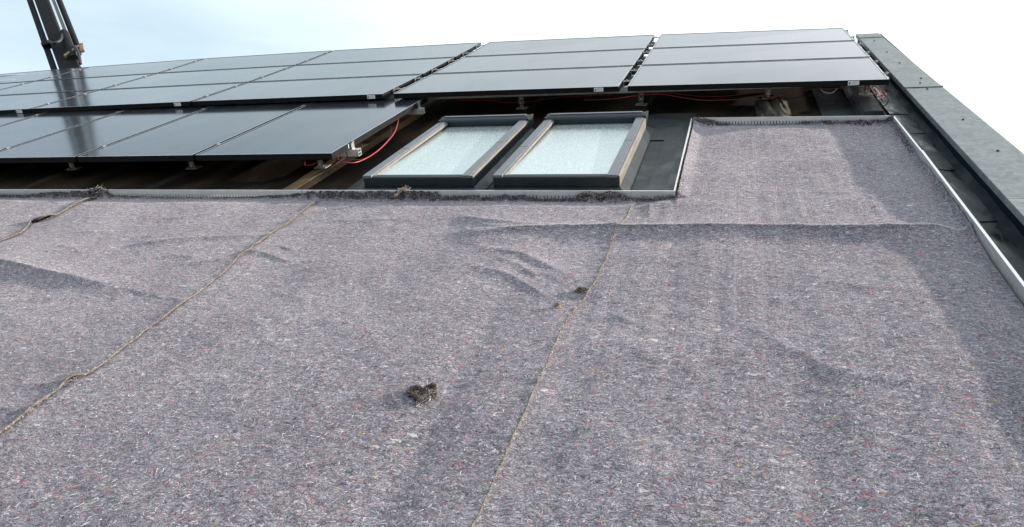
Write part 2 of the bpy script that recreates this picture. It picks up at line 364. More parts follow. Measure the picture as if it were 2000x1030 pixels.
# wet valley sheets between the right rail and the parapet, lapped
laps = [2.4, .95, -.12, -.56, -1.215, -1.885, -2.75, -3.7, -4.6, -5.55]
for i in range(len(laps)-1):
    y1, y0 = laps[i], laps[i+1]; nx, ny = 5, 30; V = []; F = []
    for j in range(ny+1):
        y = y0-.012+(y1-y0+.012)*j/ny
        for k in range(nx+1):
            x = 1.572+(1.676-1.572)*k/nx
            z = ZR+.0045+.004*(1-j/ny)+.0016*math.sin(x*37+y*9+i)+.0012*math.sin(y*23+x*50)
            V.append((x, y+.01*math.sin(x*20+i)*(1 if j in (0,) else 0), z))
    for j in range(ny):
        for k in range(nx): F.append((j*(nx+1)+k, j*(nx+1)+k+1, (j+1)*(nx+1)+k+1, (j+1)*(nx+1)+k))
    npmesh('valley_sheet', V, F, MEMV, bld)
# slate grey bitumen sheets around the roof windows
def sheet(x0, x1, y0, y1, z, mat, name='bitumen_sheet', amp=.0015, seed=0):
    nx = max(2, int((x1-x0)/.04)); ny = max(2, int((y1-y0)/.04))
    X, Y = np.meshgrid(np.linspace(x0, x1, nx+1), np.linspace(y0, y1, ny+1))
    Z = z+amp*(1+vnoise(X*9, Y*9, seed)+.7*vnoise(X*23, Y*15, seed+1))
    X = X+.004*vnoise(Y*6, X*3, seed+2)
    idx = np.arange((nx+1)*(ny+1)).reshape(ny+1, nx+1)
    F = np.stack([idx[:-1, :-1], idx[:-1, 1:], idx[1:, 1:], idx[1:, :-1]], -1).reshape(-1, 4)
    return npmesh(name, np.stack([X, Y, Z], -1).reshape(-1, 3), F, mat, bld)
sheet(-1.30, .448, -1.70, -.62, ZR+.003, MEMG, seed=1)
sheet(.20, .41, -.635, -.34, ZR+.009, MEMG, seed=4)
sheet(-.2, .45, -.35, .05, ZR+.003, MEMG, seed=7)
sheet(.30, .445, -1.68, -.42, ZR+.010, MEMG, seed=9)
sheet(1.20, 1.50, -.34, .7, ZR+.003, MEMG, seed=12)

# counter battens wrapped in membrane, running up the slope under the panels
def batten(x, y0, y1, h=.034, wd=.045, seed=0, mat=MEM):
    n = max(6, int((y1-y0)/.05)); V = []; F = []
    prof = [(-1.35, .002), (-1.0, .35), (-.82, .92), (0, 1.0), (.82, .92), (1.0, .35), (1.35, .002)]
    for j in range(n+1):
        y = y0+(y1-y0)*j/n; e = min(1, j/1.0) if j < 1 else 1
        for k, (a, b) in enumerate(prof):
            jx = .006*float(vnoise(np.array(y*5.+k*3), np.array(seed*1.7), 3)); jz = .006*float(vnoise(np.array(y*6.), np.array(k*2.+seed), 5))
            V.append((x+a*wd+jx, y, ZR+max(.001, b*h+(jz if b > .2 else 0))))
    m = len(prof)
    for j in range(n):
        for k in range(m-1): F.append((j*m+k, j*m+k+1, (j+1)*m+k+1, (j+1)*m+k))
    F2 = [tuple(range(m-1, -1, -1))]
    mbb = MB(); mbb.add(V, F+F2); return obj('wrapped_batten', mbb, mat, bld)
for i, (x, y0) in enumerate([(-5.1, -1.62), (-4.25, -1.62), (-3.42, -1.62), (-2.50, -1.62), (-1.60, -1.635), (-.77, .02), (.075, .02), (1.475, -.20)]):
    batten(x, y0, 2.3, seed=i, h=.034 if x < 1 else .05, wd=.045 if x < 1 else .06, mat=BROWN if i == 4 else MEM if x < 1 else MEMG)
# creased wrap over the batten end left of the last hook
nx, ny = 30, 34
X, Y = np.meshgrid(np.linspace(.82, 1.03, nx), np.linspace(-.29, .30, ny))
u = (X-.82)/.21; v_ = (Y+.29)/.59
Z = ZR+.005+.030*np.clip(np.sin(np.pi*np.clip(u*1.05, 0, 1)), 0, 1)**.6*(.25+.75*np.clip(v_*1.6, 0, 1))
Z += .034*np.abs(np.sin(9*u+3.5*v_+2*vnoise(u*3, v_*3, 4)))*np.exp(-((u-.45)/.35)**2)+.010*vnoise(u*9, v_*8, 2)
X = X+.02*vnoise(v_*4, u*2, 8)
idx = np.arange(nx*ny).reshape(ny, nx)
npmesh('creased_wrap', np.stack([X, Y, np.maximum(Z, ZR+.002)], -1).reshape(-1, 3), np.stack([idx[:-1, :-1], idx[:-1, 1:], idx[1:, 1:], idx[1:, :-1]], -1).reshape(-1, 4), WRAP, bld)

# ------------------------------------------------------------ solar panels
ZC = [(-.0018, -.00634, .0041), (-.00138, -.00427, .00156), (-.00172, -.00686, .00112), (-.00249, -.01302, .0043)]
def zr(r, x): a, b, c = ZC[r]; x = max(x, -8.2); return a*x*x+b*x+c
YR = [0, .8, 1.6, 2.375]
def pz(x, y):
    t = max(0, min(2.999, y/.8)); i = int(t); t -= i; return zr(i, x)*(1-t)+zr(i+1, x)*t
colsU = [(.012, 1.572), (-1.652, -.046), (-3.350, -1.738), (-4.936, -3.376), (-6.505, -4.960), (-8.085, -6.530), (-9.66, -8.11), (-11.24, -9.69)]
FT = .035
def panel(x0, x1, y0, y1, zf, label, group, sticker=None, side_sticker=False, stepdown=0.):
    c = [(x0, y0), (x1, y0), (x1, y1), (x0, y1)]
    P = [Vector((x, y, zf(x, y))) for x, y in c]
    cen = sum(P, Vector())/4; base = Vector((cen.x, cen.y, cen.z-FT))
    t = thing('solar_panel', base, label, 'solar panel', group)
    def ins(d, dz): # inset quad
        return [Vector((P[i].x+(d if i in (0, 3) else -d), P[i].y+(d if i in (0, 1) else -d), P[i].z+dz)) for i in range(4)]
    f = MB(); out_t = ins(0, 0); in_t = ins(.009, 0); in_g = ins(.009, -.0025); out_b = ins(0, -FT); in_b = ins(.022, -FT); in_b2 = ins(.022, -FT+.003); 
    for i in range(4):
        j = (i+1) % 4
        f.add([out_t[i], out_t[j], in_t[j], in_t[i]], [(0, 1, 2, 3)], 1)
        f.add([in_t[i], in_t[j], in_g[j], in_g[i]], [(0, 1, 2, 3)], 0)
        f.add([out_b[i], out_b[j], out_t[j], out_t[i]], [(0, 1, 2, 3)], 0)
        f.add([out_b[i], in_b[i], in_b[j], out_b[j]], [(0, 1, 2, 3)], 0)
        f.add([in_b[i], in_b[j], in_g[j]+Vector((0, 0, -.004)), in_g[i]+Vector((0, 0, -.004))], [(3, 2, 1, 0)], 0)
    obj('frame', f, [BLK, LIP], t)
    g = MB(); a = ins(.0095, -.0022); b = ins(.0095, -.0062); g.hexa(b, a); obj('glass', g, PVG, t)
    if sticker is not None:
        sx = sticker; z = zf(sx, y0); m = MB(); yy = y0-.0012
        m.box((sx, yy, z-.031), (sx+.062, y0-.0002, z-.005), 0)
        m.box((sx+.005, yy-.0006, z-.026), (sx+.013, yy-.0001, z-.012), 1)
        for k in range(4): m.box((sx+.019, yy-.0006, z-.011-k*.0045), (sx+(.055 if k % 2 else .049), yy-.0001, z-.0095-k*.0045), 2)
        obj('sticker', m, [STICK, INK, INKG], t)
    if side_sticker:
        m = MB(); z = zf(x1, y0+.2); m.box((x1+.0002, y0+.20, z-.030), (x1+.0012, y0+.25, z-.006), 0); m.box((x1+.0013, y0+.21, z-.026), (x1+.0018, y0+.222, z-.012), 1)
        obj('sticker', m, [STICK, INK], t)
    jb = MB(); jb.box((cen.x-.06, y1-.17, cen.z-.028), (cen.x+.06, y1-.09, cen.z-.0075)); obj('junction_box', jb, BLKC, t)
    return t
rown = ['bottom', 'middle', 'top']
ordn = ['first left of the parapet', 'second left of the parapet', 'third left of the parapet', 'fourth left of the parapet', 'fifth left of the parapet', 'sixth left of the parapet', 'seventh left of the parapet', 'eighth left of the parapet']
stk = {0: [1.50-.155, -.21, -1.86, -3.52, -5.10, -6.7, None, None]}
for ci, (x0, x1) in enumerate(colsU):
    for r in range(3):
        if ci > 6: continue
        y0 = YR[r]; y1 = YR[r+1]-(.030 if r < 2 else 0)
        if r > 0: y0 += .004
        panel(x0, x1, y0, y1, pz, 'black landscape panel, %s row of the upper array, %s' % (rown[r], ordn[ci]), 'landscape solar panels of the upper array',
              sticker=(stk[0][ci] if r == 0 else (x1-.55 if (r+ci) % 2 == 1 else None)))
zl = lambda x, y: -.0385-.0015*max(0, -x-2)
bl = [(-2.322, -1.437), (-3.176, -2.346), (-3.965, -3.200), (-4.775, -3.990), (-5.60, -4.80), (-6.43, -5.63), (-7.26, -6.46)]
ordl = ['at the right end beside the window', 'second from the right end', 'third from the right end', 'fourth from the right end', 'fifth from the right end', 'sixth from the right end', 'seventh from the right end']
for i, (x0, x1) in enumerate(bl):
    panel(x0, x1, -1.37, .085, zl, 'black portrait solar panel of the lower row, '+ordl[i], 'portrait solar panels of the lower row', side_sticker=(i == 0))
# mounting rails with slotted ends
def rail(x0, x1, y, ztop, label, hh=.040):
    mb = MB(); o = [(-.019, 0), (.019, 0), (.019, hh), (-.019, hh)]; z0 = ztop-hh
    # hollow profile: four walls and a centre web
    for a, b in (((-.019, 0), (.019, .003)), ((-.019, hh-.003), (.019, hh)), ((-.019, .0032), (-.016, hh-.0032)), ((.016, .0032), (.019, hh-.0032)), ((-.0158, hh*.45), (.0158, hh*.45+.003))):
        mb.box((x0, y+a[0], z0+a[1]), (x1, y+b[0], z0+b[1]))
    mb.box((x0+.003, y-.0155, z0+.0034), (x1-.012, y+.0155, z0+hh*.45-.0004), 1)
    mb.box((x0+.003, y-.0155, z0+hh*.45+.0034), (x1-.012, y+.0155, z0+hh-.0034), 1)
    return obj('mounting_rail', mb, [ALU, HOLE], None, ((x0+x1)/2, y, z0), label=label, cat='mounting rail', group='aluminium rails carrying the panels')
rail(-7.2, -1.385, -1.14, -.078, 'aluminium mounting rail under the lower row, its slotted end showing near the front corner')
rail(-7.2, -1.395, -.10, -.078, 'aluminium mounting rail under the lower row, its slotted end showing near the back corner')
for r, lab in enumerate(rown):
    for k, dy in enumerate((.19, .60)):
        rail(-11.0, 1.60, YR[r]+dy, -.036 if dy < .5 else -.038, 'aluminium rail under the %s row of landscape panels, %s of two' % (lab, 'front' if k == 0 else 'rear'))
# clamps in the column gaps
def clamp(x, y, z, wd, label, end=False):
    mb = MB()
    mb.box((x-wd/2, y-.014, z-.007), (x+wd/2, y+.014, z-.0035))
    mb.box((x-wd/2+.002, y-.018, z-.060), (x-wd/2+.005, y+.018, z-.0045)); mb.box((x+wd/2-.005, y-.018, z-.060), (x+wd/2-.002, y+.018, z-.0045))
    mb.tube([(x, y, z-.001), (x, y, z+.006)], .0065, 6, mi=1)
    for sgn in (-1, 1): mb.box((x+sgn*(wd/2+.002)-.003, y-.013, z+.0005), (x+sgn*(wd/2+.002)+.003, y+.013, z+.0025))
    obj('panel_clamp', mb, [ALUD, STEEL], None, (x, y, z-.06), label=label, cat='clamp', group='clamps holding the panels')
gapsU = [(1.584, 'at the outer edge beside the parapet', .02)]+[((colsU[i][0]+colsU[i+1][1])/2, 'in column gap %s' % ordn[i], colsU[i][0]-colsU[i+1][1]-.004) for i in range(5)]
for gi, (gx, gl, gw) in enumerate(gapsU):
    for r in range(3):
        for k, dy in enumerate((.19, .60)):
            y = YR[r]+dy+.008*math.sin(gi*3+r*5+k)
            clamp(gx, y, pz(gx, y)+.001, max(.016, gw), 'silver clamp %s, %s row, %s one' % (gl, rown[r], 'front' if k == 0 else 'rear'))
gapsL = [(-1.427, .014, 'on the right edge of the lower row')]+[((bl[i][0]+bl[i+1][1])/2, bl[i][0]-bl[i+1][1]-.004, 'in lower row, left of panel '+ordl[i]) for i in range(4)]
for gi, (gx, gw, gl) in enumerate(gapsL):
    for k, y in enumerate((-1.14, -.10)): clamp(gx, y, zl(gx, y)+.001, max(.014, gw), 'silver clamp %s, %s' % (gl, 'front' if k == 0 else 'rear'))
# roof hooks
def hook(x, y, zt, label, zb=ZR+.036, wide=False):
    t = thing('roof_hook', (x, y, zb), label, 'roof hook', 'steel hooks between battens and rails')
    b = MB(); b.box((x-.038, y-.048, zb), (x+.038, y+.02, zb+.005))
    for sx in (-.028, .028): b.tube([(x+sx, y-.035, zb+.005), (x+sx, y-.035, zb+.011)], .005, 6)
    obj('base_plate', b, STEEL, t, bevel=.001)
    s = MB(); w0, w1 = .013, .018; y0 = y-.022
    h = zt-zb; zA = zb+.006; zm = zb+h*.52
    s.box((x-w0, y0-.003, zA), (x+w0, y0+.003, zA+h*.16)); s.box((x-w0, y0-.003, zA+h*.16+.0002), (x-.006, y0+.003, zA+h*.38)); s.box((x+.006, y0-.003, zA+h*.16+.0002), (x+w0, y0+.003, zA+h*.38))
    s.box((x-w0, y0-.003, zA+h*.38+.0002), (x+w0, y0+.003, zm+.012))
    obj('upright', s, STEEL, t, bevel=.0008)
    p = MB(); yp = y0-.0065
    p.box((x-w1, yp-.003, zm-.010), (x+w1, yp+.003, zm+.006)); p.box((x-w1, yp-.003, zm+.0062), (x-.007, yp+.003, zt-.022)); p.box((x+.007, yp-.003, zm+.0062), (x+w1, yp+.003, zt-.022)); p.box((x-w1, yp-.003, zt-.0218), (x+w1, yp+.003, zt))
    obj('slotted_plate', p, ALUD, t, bevel=.0008)
    q = MB(); q.tube([(x, yp-.003, zm-.002), (x, yp-.012, zm-.002)], .007, 6); q.tube([(x+.002, yp-.003, zt-.012), (x+.002, yp-.011, zt-.012)], .006, 6)
    obj('bolt', q, ALU, t)
for x, lab in ((-1.60, 'right end of the lower panel row, left of the windows'), (-2.48, 'joint of the first and second lower panels from the right'), (-3.39, 'joint of the second and third lower panels from the right'), (-4.2, 'far left end of the lower panel row')):
    hook(x, -1.20, -.1185, 'steel roof hook at the '+lab, zb=ZR+.037)
for x, lab in ((-.763, 'behind the hood of the left roof window'), (.078, 'behind the right corner of the right roof window'), (.893, 'between red cables above the creased wrap'), (1.478, 'close to the parapet under the rightmost panel')):
    hook(x, .20, -.078, 'steel roof hook '+lab, zb=ZR+(.037 if x < .5 else .060))

# ------------------------------------------------------------ roof windows
def skylight(x0, x1, label):
    y0, y1, zt = -1.586, -.43, -.100
    t = thing('skylight', ((x0+x1)/2, y0, ZR), label, 'skylight', 'two roof windows side by side')
    sw = .066
    c = MB(); c.box((x0+.012, y0+.012, ZR), (x1-.012, y1-.005, zt-.060)); obj('curb', c, CLAD, t)
    # flashing tray round the foot
    f = MB(); zf_ = ZR+.006
    f.hexa([(x0-.035, y0-.070, zf_), (x1+.035, y0-.070, zf_), (x1+.003, y0-.003, zf_), (x0-.003, y0-.003, zf_)], [(x0-.035, y0-.070, zf_+.003), (x1+.035, y0-.070, zf_+.003), (x1+.003, y0-.004, zf_+.030), (x0-.003, y0-.004, zf_+.030)])
    f.hexa([(x1-.002, y0-.002, zf_), (x1+.042, y0-.06, zf_), (x1+.042, y1+.05, zf_), (x1-.002, y1+.03, zf_)], [(x1-.002, y0-.002, zf_+.034), (x1+.042, y0-.06, zf_+.004), (x1+.042, y1+.05, zf_+.004), (x1-.002, y1+.03, zf_+.034)])
    f.hexa([(x0-.042, y0-.06, zf_), (x0+.002, y0-.002, zf_), (x0+.002, y1+.03, zf_), (x0-.042, y1+.05, zf_)], [(x0-.042, y0-.06, zf_+.004), (x0+.002, y0-.002, zf_+.034), (x0+.002, y1+.03, zf_+.034), (x0-.042, y1+.05, zf_+.004)])
    obj('flashing', f, MEMG if x1 < 0 else MEMG, t, bevel=.002)
    # front cover
    f = MB(); f.prismx([(y0, zt-.058), (y0, zt-.014), (y0+.004, zt-.009), (y0+.030, zt-.007), (y0+.030, zt-.058)], x0+.004, x1-.004); obj('front_cover', f, CLAD, t, bevel=.0012)
    f = MB(); f.box((x0+.01, y0-.002, zt-.092), (x1-.01, y0+.01, zt-.0595)); obj('lower_apron', f, CLAD, t)
    for s_, xa, xb in ((-1, x0, x0+sw), (1, x1-sw, x1)):
        o = MB()
        prof = [(xa, zt-.034), (xa, zt-.004), (xa+.003, zt), (xb-.003, zt), (xb, zt-.004), (xb, zt-.012), (xb, zt-.034)]
        if s_ < 0: prof = [(xa, zt-.034), (xa, zt-.004), (xa+.003, zt), (xb-.016, zt), (xb-.014, zt-.010), (xb-.014, zt-.034)]
        else: prof = [(xa+.002, zt-.034), (xa+.002, zt-.004), (xa+.005, zt), (xb-.016, zt), (xb-.014, zt-.006), (xb-.014, zt-.034)]
        o.prism(prof, y0+.001, y1)
        sd = obj('side_cover', o, CLADL, t, bevel=.0008)
        b = MB()
        if s_ < 0: b.prism([(xb-.0135, zt-.018), (xb-.0135, zt-.007), (xb-.009, zt-.005), (xb-.005, zt-.009), (xb-.004, zt-.018)], y0+.022, y1-.01)
        else: b.prism([(xb-.0135, zt-.012), (xb-.0135, zt-.003), (xb-.009, zt-.0022), (xb-.004, zt-.006), (xb-.002, zt-.012)], y0+.004, y1)
        obj('seal_bead', b, BEAD if s_ < 0 else CREAM, sd)
        j = MB(); ym = y0+.62 if s_ > 0 else y0+.52; j.box((xa+.004, ym, zt+.0002), (xb-.017, ym+.0022, zt+.0008)); obj('cover_joint', j, HOLE, sd)
    w_ = MB(); w_.box((x1-.0118, y0+.008, ZR+.02), (x1-.003, y1, zt-.0123)); obj('side_cladding', w_, CREAM if x1 > 0 else CLAD, t)  # right window's side coloured as sunlit, left one's as shaded
    b = MB(); b.prismx([(y0+.0305, zt-.034), (y0+.0305, zt-.010), (y0+.036, zt-.0065), (y0+.043, zt-.011), (y0+.044, zt-.034)], x0+sw+.001, x1-sw+.001); obj('lower_bead', b, CLADL, t)
    g = MB(); ga, gb = x0+sw-.010, x1-sw+.010
    g.hexa([(ga, y0+.036, zt-.024), (gb, y0+.036, zt-.024), (gb, y1+.01, zt-.046), (ga, y1+.01, zt-.046)], [(ga, y0+.036, zt-.0150), (gb, y0+.036, zt-.0150), (gb, y1+.01, zt-.037), (ga, y1+.01, zt-.037)]); obj('glass_pane', g, WING, t)
    for ga, gb in ((x0+sw-.0105, x0+sw-.0055), (x1-sw+.0005, x1-sw+.0055)):
        k = MB(); k.box((ga, y0+.045, zt-.058), (gb, y1, zt-.0115)); obj('gasket', k, HOLE, t)
    # hood across the top
    h = MB(); n = 9; pr_ = [(y1-.015, zt-.020)]+[(y1+.045-.06*math.cos(math.pi*k/n), zt-.004+.022*math.sin(math.pi*k/n)) for k in range(n+1)]+[(y1+.105, zt-.034), (y1-.005, zt-.034)]
    h.prismx(pr_[1:], x0+.006, x1-.006); obj('top_hood', h, CLAD, t, smooth=False, bevel=.001)
    h = MB(); h.box((x0+.028, y1+.032, zt+.0185), (x1-.030, y1+.060, zt+.0225)); obj('hood_ridge', h, CLADL, t, bevel=.001)
    for xx in (x0+.001, x1-.013):
        e = MB(); e.box((xx, y1-.02, zt-.06), (xx+.012, y1+.11, zt+.012)); obj('hood_end', e, CLAD, t, bevel=.002)
    return t
skylight(-1.158, -.550, 'grey framed roof window with wet bright pane, left one of the pair')
skylight(-.451, .180, 'grey framed roof window with wet bright pane, right one of the pair')

# ------------------------------------------------------------ fleece
ZF = -.186
RIDGE = [(-.47, -2.16), (-.322, -2.185), (-.203, -2.143), (.01, -2.105), (.4, -2.088), (.828, -2.072), (1.57, -2.042)]
W = [ # polyline, height, near width, far width
 ([(-2.9, -2.60), (-2.632, -2.643), (-2.448, -2.647), (-2.004, -2.749), (-1.60, -2.84)], .030, .075, .26),
 ([(-1.95, -2.40), (-1.844, -2.374), (-1.631, -2.288), (-1.33, -2.235)], .016, .045, .14),
 ([(-1.56, -2.60), (-1.376, -2.535), (-1.30, -2.487)], .011, .045, .10),
 ([(-1.75, -3.68), (-1.50, -3.656), (-1.377, -3.625), (-1.264, -3.623)], .016, .10, .12),
 ([(-1.45, -3.50), (-1.35, -3.481), (-1.25, -3.437)], .012, .06, .05),
 ([(-.50, -1.96), (-.436, -1.994), (-.28, -2.06), (-.10, -2.09)], .016, .05, .10),
 ([(-.30, -2.305), (-.103, -2.359), (.002, -2.453), (.165, -2.58)], .013, .05, .10),
 ([(-.30, -2.47), (-.111, -2.556), (.036, -2.677), (.08, -2.72)], .012, .05, .09),
 ([(-.12, -2.50), (.043, -2.544), (.135, -2.617)], .008, .05, .08),
 ([(-1.31, -2.405), (-1.20, -2.44), (-1.079, -2.499)], .011, .03, .07),
 ([(.70, -2.84), (.775, -2.902), (.91, -3.038), (1.004, -3.148)], .0060, .06, .12),
 ([(1.00, -3.13), (1.10, -3.15), (1.22, -3.15)], .0075, .05, .10),
 ([(.33, -2.83), (.40, -2.87), (.46, -2.92)], .006, .04, .06),
 ([(-2.42, -2.28), (-2.30, -2.255), (-2.18, -2.24)], .009, .05, .09),
 ([(-2.10, -2.06), (-1.928, -2.043), (-1.74, -1.93)], .010, .07, .12),
 ([(-1.22, -2.015), (-.983, -2.019), (-.60, -1.99)], .006, .04, .10),
 ([(-2.2, -3.05), (-1.9, -3.1), (-1.65, -3.2)], .006, .08, .2),
 ([(.75, -1.12), (.95, -1.10), (1.15, -1.13)], .005, .05, .10), ([(.55, -1.42), (.75, -1.40), (.90, -1.43)], .004, .04, .10),
 ([(.9, -1.60), (1.1, -1.58), (1.22, -1.61)], .005, .04, .09), ([(.30, -3.55), (.55, -3.60), (.8, -3.57)], .005, .07, .2),
 ([(-.9, -2.95), (-.6, -2.98), (-.45, -3.03)], .004, .08, .2),
 ([(-.42, -2.02), (-.33, -2.10), (-.22, -2.13)], .010, .03, .05),
 ([(-.20, -2.40), (-.08, -2.47), (.03, -2.60)], .008, .03, .05),
 ([(-1.26, -2.33), (-1.18, -2.35), (-1.10, -2.39)], .007, .02, .04),
 ([(-2.10, -2.28), (-2.0, -2.30), (-1.9, -2.29)], .006, .03, .06),
 ([(-2.35, -2.42), (-2.22, -2.46), (-2.10, -2.52)], .006, .03, .06),
 ([(-1.72, -2.52), (-1.6, -2.49), (-1.50, -2.52)], .006, .03, .06),
 ([(.30, -1.83), (.36, -1.79), (.43, -1.72)], .012, .03, .04), ([(.31, -1.92), (.37, -1.84), (.46, -1.76)], .008, .02, .03), ([(.33, -1.78), (.35, -1.88), (.36, -1.97)], .006, .02, .03),
 ([(1.0, -2.52), (1.12, -2.58), (1.25, -2.60)], .006, .05, .1), ([(.44, -2.38), (.56, -2.41), (.66, -2.39)], .005, .04, .08),
 ([(1.30, -2.75), (1.40, -2.80), (1.5, -2.79)], .006, .05, .09), ([(-.75, -3.50), (-.62, -3.55), (-.5, -3.53)], .004, .05, .1),
 ([(.42, -3.05), (.50, -3.10), (.58, -3.11)], .005, .04, .07), ([(.62, -1.33), (.68, -1.325), (.74, -1.34)], .0035, .02, .03),
 ([(.93, -1.38), (1.02, -1.36), (1.10, -1.385)], .005, .025, .04), ([(.60, -1.05), (.66, -1.04), (.71, -1.06)], .003, .02, .03), ([(.83, -1.10), (.88, -1.09), (.93, -1.10)], .003, .02, .03),
 ([(.95, -.90), (1.03, -.885), (1.10, -.90)], .004, .025, .04), ([(.72, -1.58), (.80, -1.57), (.87, -1.585)], .0035, .02, .03), ([(1.05, -1.70), (1.13, -1.69), (1.2, -1.71)], .003, .02, .03),
 ([(.98, -1.86), (1.06, -1.84), (1.14, -1.87)], .004, .03, .05), ([(1.25, -1.2), (1.33, -1.22), (1.42, -1.20)], .004, .03, .05),
]
def seg_dist(X, Y, pl):
    best = np.full(X.shape, 9.); sgn = np.ones(X.shape); tt = np.zeros(X.shape); n = len(pl)-1
    for i in range(n):
        (x0, y0), (x1, y1) = pl[i], pl[i+1]; dx, dy = x1-x0, y1-y0; L2 = dx*dx+dy*dy
        t = np.clip(((X-x0)*dx+(Y-y0)*dy)/L2, 0, 1); ex = X-(x0+t*dx); ey = Y-(y0+t*dy); d = np.hypot(ex, ey)
        m = d < best; best = np.where(m, d, best); sgn = np.where(m, np.sign((dx*(Y-y0)-dy*(X-x0))), sgn); tt = np.where(m, (i+t)/n, tt)
    return best, sgn, tt
def smooth01(t): t = np.clip(t, 0, 1); return t*t*(3-2*t)
DENTS = [(-1.36, -3.46, .06, -.006), (-.98, -2.50, .05, .004), (1.02, -2.35, .2, -.006)]
def height(X, Y):
    H = np.zeros(X.shape)
    ry = np.interp(X, [p[0] for p in RIDGE], [p[1] for p in RIDGE])+.006*vnoise(X*9, X*0, 5)
    amp = .030*smooth01((X+.52)/.30)
    t = Y-ry
    H += amp*np.where(t > 0, .25*np.exp(-t/.035)+.75*np.exp(-(t/.30)), .55*np.exp(-np.maximum(-t, 0)/.022)+.45*(1-smooth01(-t/.15)))
    # narrow bright crest line
    H += .004*smooth01((X+.3)/.2)*np.exp(-(t/.010)**2)
    for wi_, (pl, a, wn, wf) in enumerate(W):
        k_ = .80 if wi_ == 0 else .62
        a *= k_; wn *= k_; wf *= (k_+.1)
        d, s, tt = seg_dist(X, Y, pl)
        wd = np.where(s > 0, wf, wn)
        taper = np.sin(np.pi*np.clip(tt*.84+.08, 0, 1))**.8
        H += 1.3*a*taper*np.where(s > 0, .42*np.exp(-d/(wd*.22))+.58*np.exp(-(d/wd)**1.3), .5*np.exp(-d/(wd*.35))+.5*np.exp(-(d/wd)**2))
    H += .018*smooth01((X-.65)/.75)*smooth01((-2.12-Y)/.35)
    # long soft hollows up the slope
    v = np.interp(Y, [-4.2, -3.5, -3.06, -2.6], [-.03, -.05, -.071, -.09])
    H -= .0055*np.exp(-((X-v)/.055)**2)*smooth01((-2.55-Y)/.3)
    H += .0045*vnoise(X*3.3, Y*.8, 21)*2+.0022*vnoise(X*8, Y*1.2, 22)*2
    H += .0060*vnoise(X*2.1, Y*2.4, 23)+.0035*vnoise(X*6, Y*7, 24)+.0024*vnoise(X*15, Y*18, 25)+.0016*vnoise(X*34, Y*42, 26)
    # stitched ribs on the right-hand roll
    H += np.where(X > .2, .0022*vnoise(X*26, Y*1.1, 31)*2*np.clip(vnoise(X*1.7, Y*1.2, 32)*2+.5, 0, 1), 0)
    H += .0011*vnoise(X*62, Y*80, 27)
    for cx_, cy_, r_, a_ in DENTS: H += a_*np.exp(-(((X-cx_)**2+(Y-cy_)**2)/r_**2))
    return H
def climb_top(x):   # how high the fleece climbs at the lower-left rail
    return np.interp(x, [-13, -3.3, -3.1, -2.80, -2.72, -2.66, -2.4, -2.05, -1.75, -1.55, -1.36, -1.30, -1.0, -.90, -.80, -.72, -.69, -.55, -.44, -.36, -.28, -.20, -.10, 0., .04, .12, .20, .24, .34, .43],
        [.0, .012, .03, .032, .034, .012, .008, .006, .010, .020, .036, .037, .036, .040, .036, .036, .012, .020, .012, .022, .020, .006, .006, .012, .036, .034, .030, .012, .008, .016])
def climb_upper(x):
    return np.interp(x, [.46, .5, .55, .62, .70, .95, 1.05, 1.15, 1.3, 1.5, 1.56], [.038, .036, .028, .012, .004, .004, .010, .020, .018, .022, .022])
def climb_right(y):
    return np.interp(y, [-5.5, -3.0, -2.6, -2.3, -2.1, -2.02, -1.9, -1.3, -1.05, -.9, -.7, -.5, -.35], [.004, .004, .006, .006, .016, .034, .032, .028, .010, .022, .032, .036, .03])
def yrail(x): return np.where(x < .45, -1.682, -.288-(x-.466)*.0538-.004)
XRAIL = 1.553
def surf(X, Y, off):
    inup0 = X > .45
    e1 = np.where(inup0 & (Y > -1.9), 9, -1.684-Y); e2 = (yrail(X)-.003)-Y; e3 = XRAIL-X
    low = smooth01(np.where(inup0, e2, e1)/.16)*smooth01(e3/.16+.15)
    Z = ZF-.009*(1-low)+(off+height(X, Y))*low
    j = .35*vnoise(X*45, Y*0+3, 41)+.25*vnoise(X*120, Y*0+7, 42)
    inup = (X > .45)
    dl = np.where(inup & (Y > -1.9), 9, -1.684-Y)
    c = climb_top(X)*(1+j); Z = np.where((dl < .05) & (~inup), Z+1.22*c*(1-np.clip(dl/.05, 0, 1))**1.7, Z)
    du = (yrail(X)-.003)-Y; c2 = climb_upper(X)*(1+j); Z = np.where(inup & (du < .05), Z+1.2*c2*(1-np.clip(du/.05, 0, 1))**1.7, Z)
    dr = XRAIL-X; jy = .35*vnoise(Y*45, X*0+3, 43); c3 = climb_right(Y)*(1+jy)
    Z = np.where(dr < .055, Z+c3*(1-np.clip(dr/.055, 0, 1))**1.7, Z)
    ds = X-.442; Z = np.where((ds < .07) & (Y > -1.68) & (X > .43), Z+.034*(1+.3*vnoise(Y*30, X*0, 44))*(1-np.clip(ds/.07, 0, 1))**1.5, Z)
    # mound where the side rail meets the corner
    Z = Z+.016*np.exp(-(((X-.42)/.09)**2+((Y+1.76)/.08)**2))
    return Z
def damp_shade_faces(V, F):  # faces at the rails that take the damp, shade-darkened felt colour
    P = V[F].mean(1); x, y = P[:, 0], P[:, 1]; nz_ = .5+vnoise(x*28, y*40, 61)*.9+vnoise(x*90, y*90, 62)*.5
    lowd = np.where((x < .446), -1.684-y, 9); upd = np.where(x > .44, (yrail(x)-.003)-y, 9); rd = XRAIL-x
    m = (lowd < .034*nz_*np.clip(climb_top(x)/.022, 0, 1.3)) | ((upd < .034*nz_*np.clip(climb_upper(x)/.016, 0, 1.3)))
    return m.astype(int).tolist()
S3 = [(-2.765, -1.690), (-2.765, -1.786), (-2.756, -1.871), (-2.739, -2.031), (-2.735, -2.107), (-2.79, -2.14), (-2.711, -2.287), (-2.716, -2.401), (-2.70, -3.0), (-2.68, -5.5)]
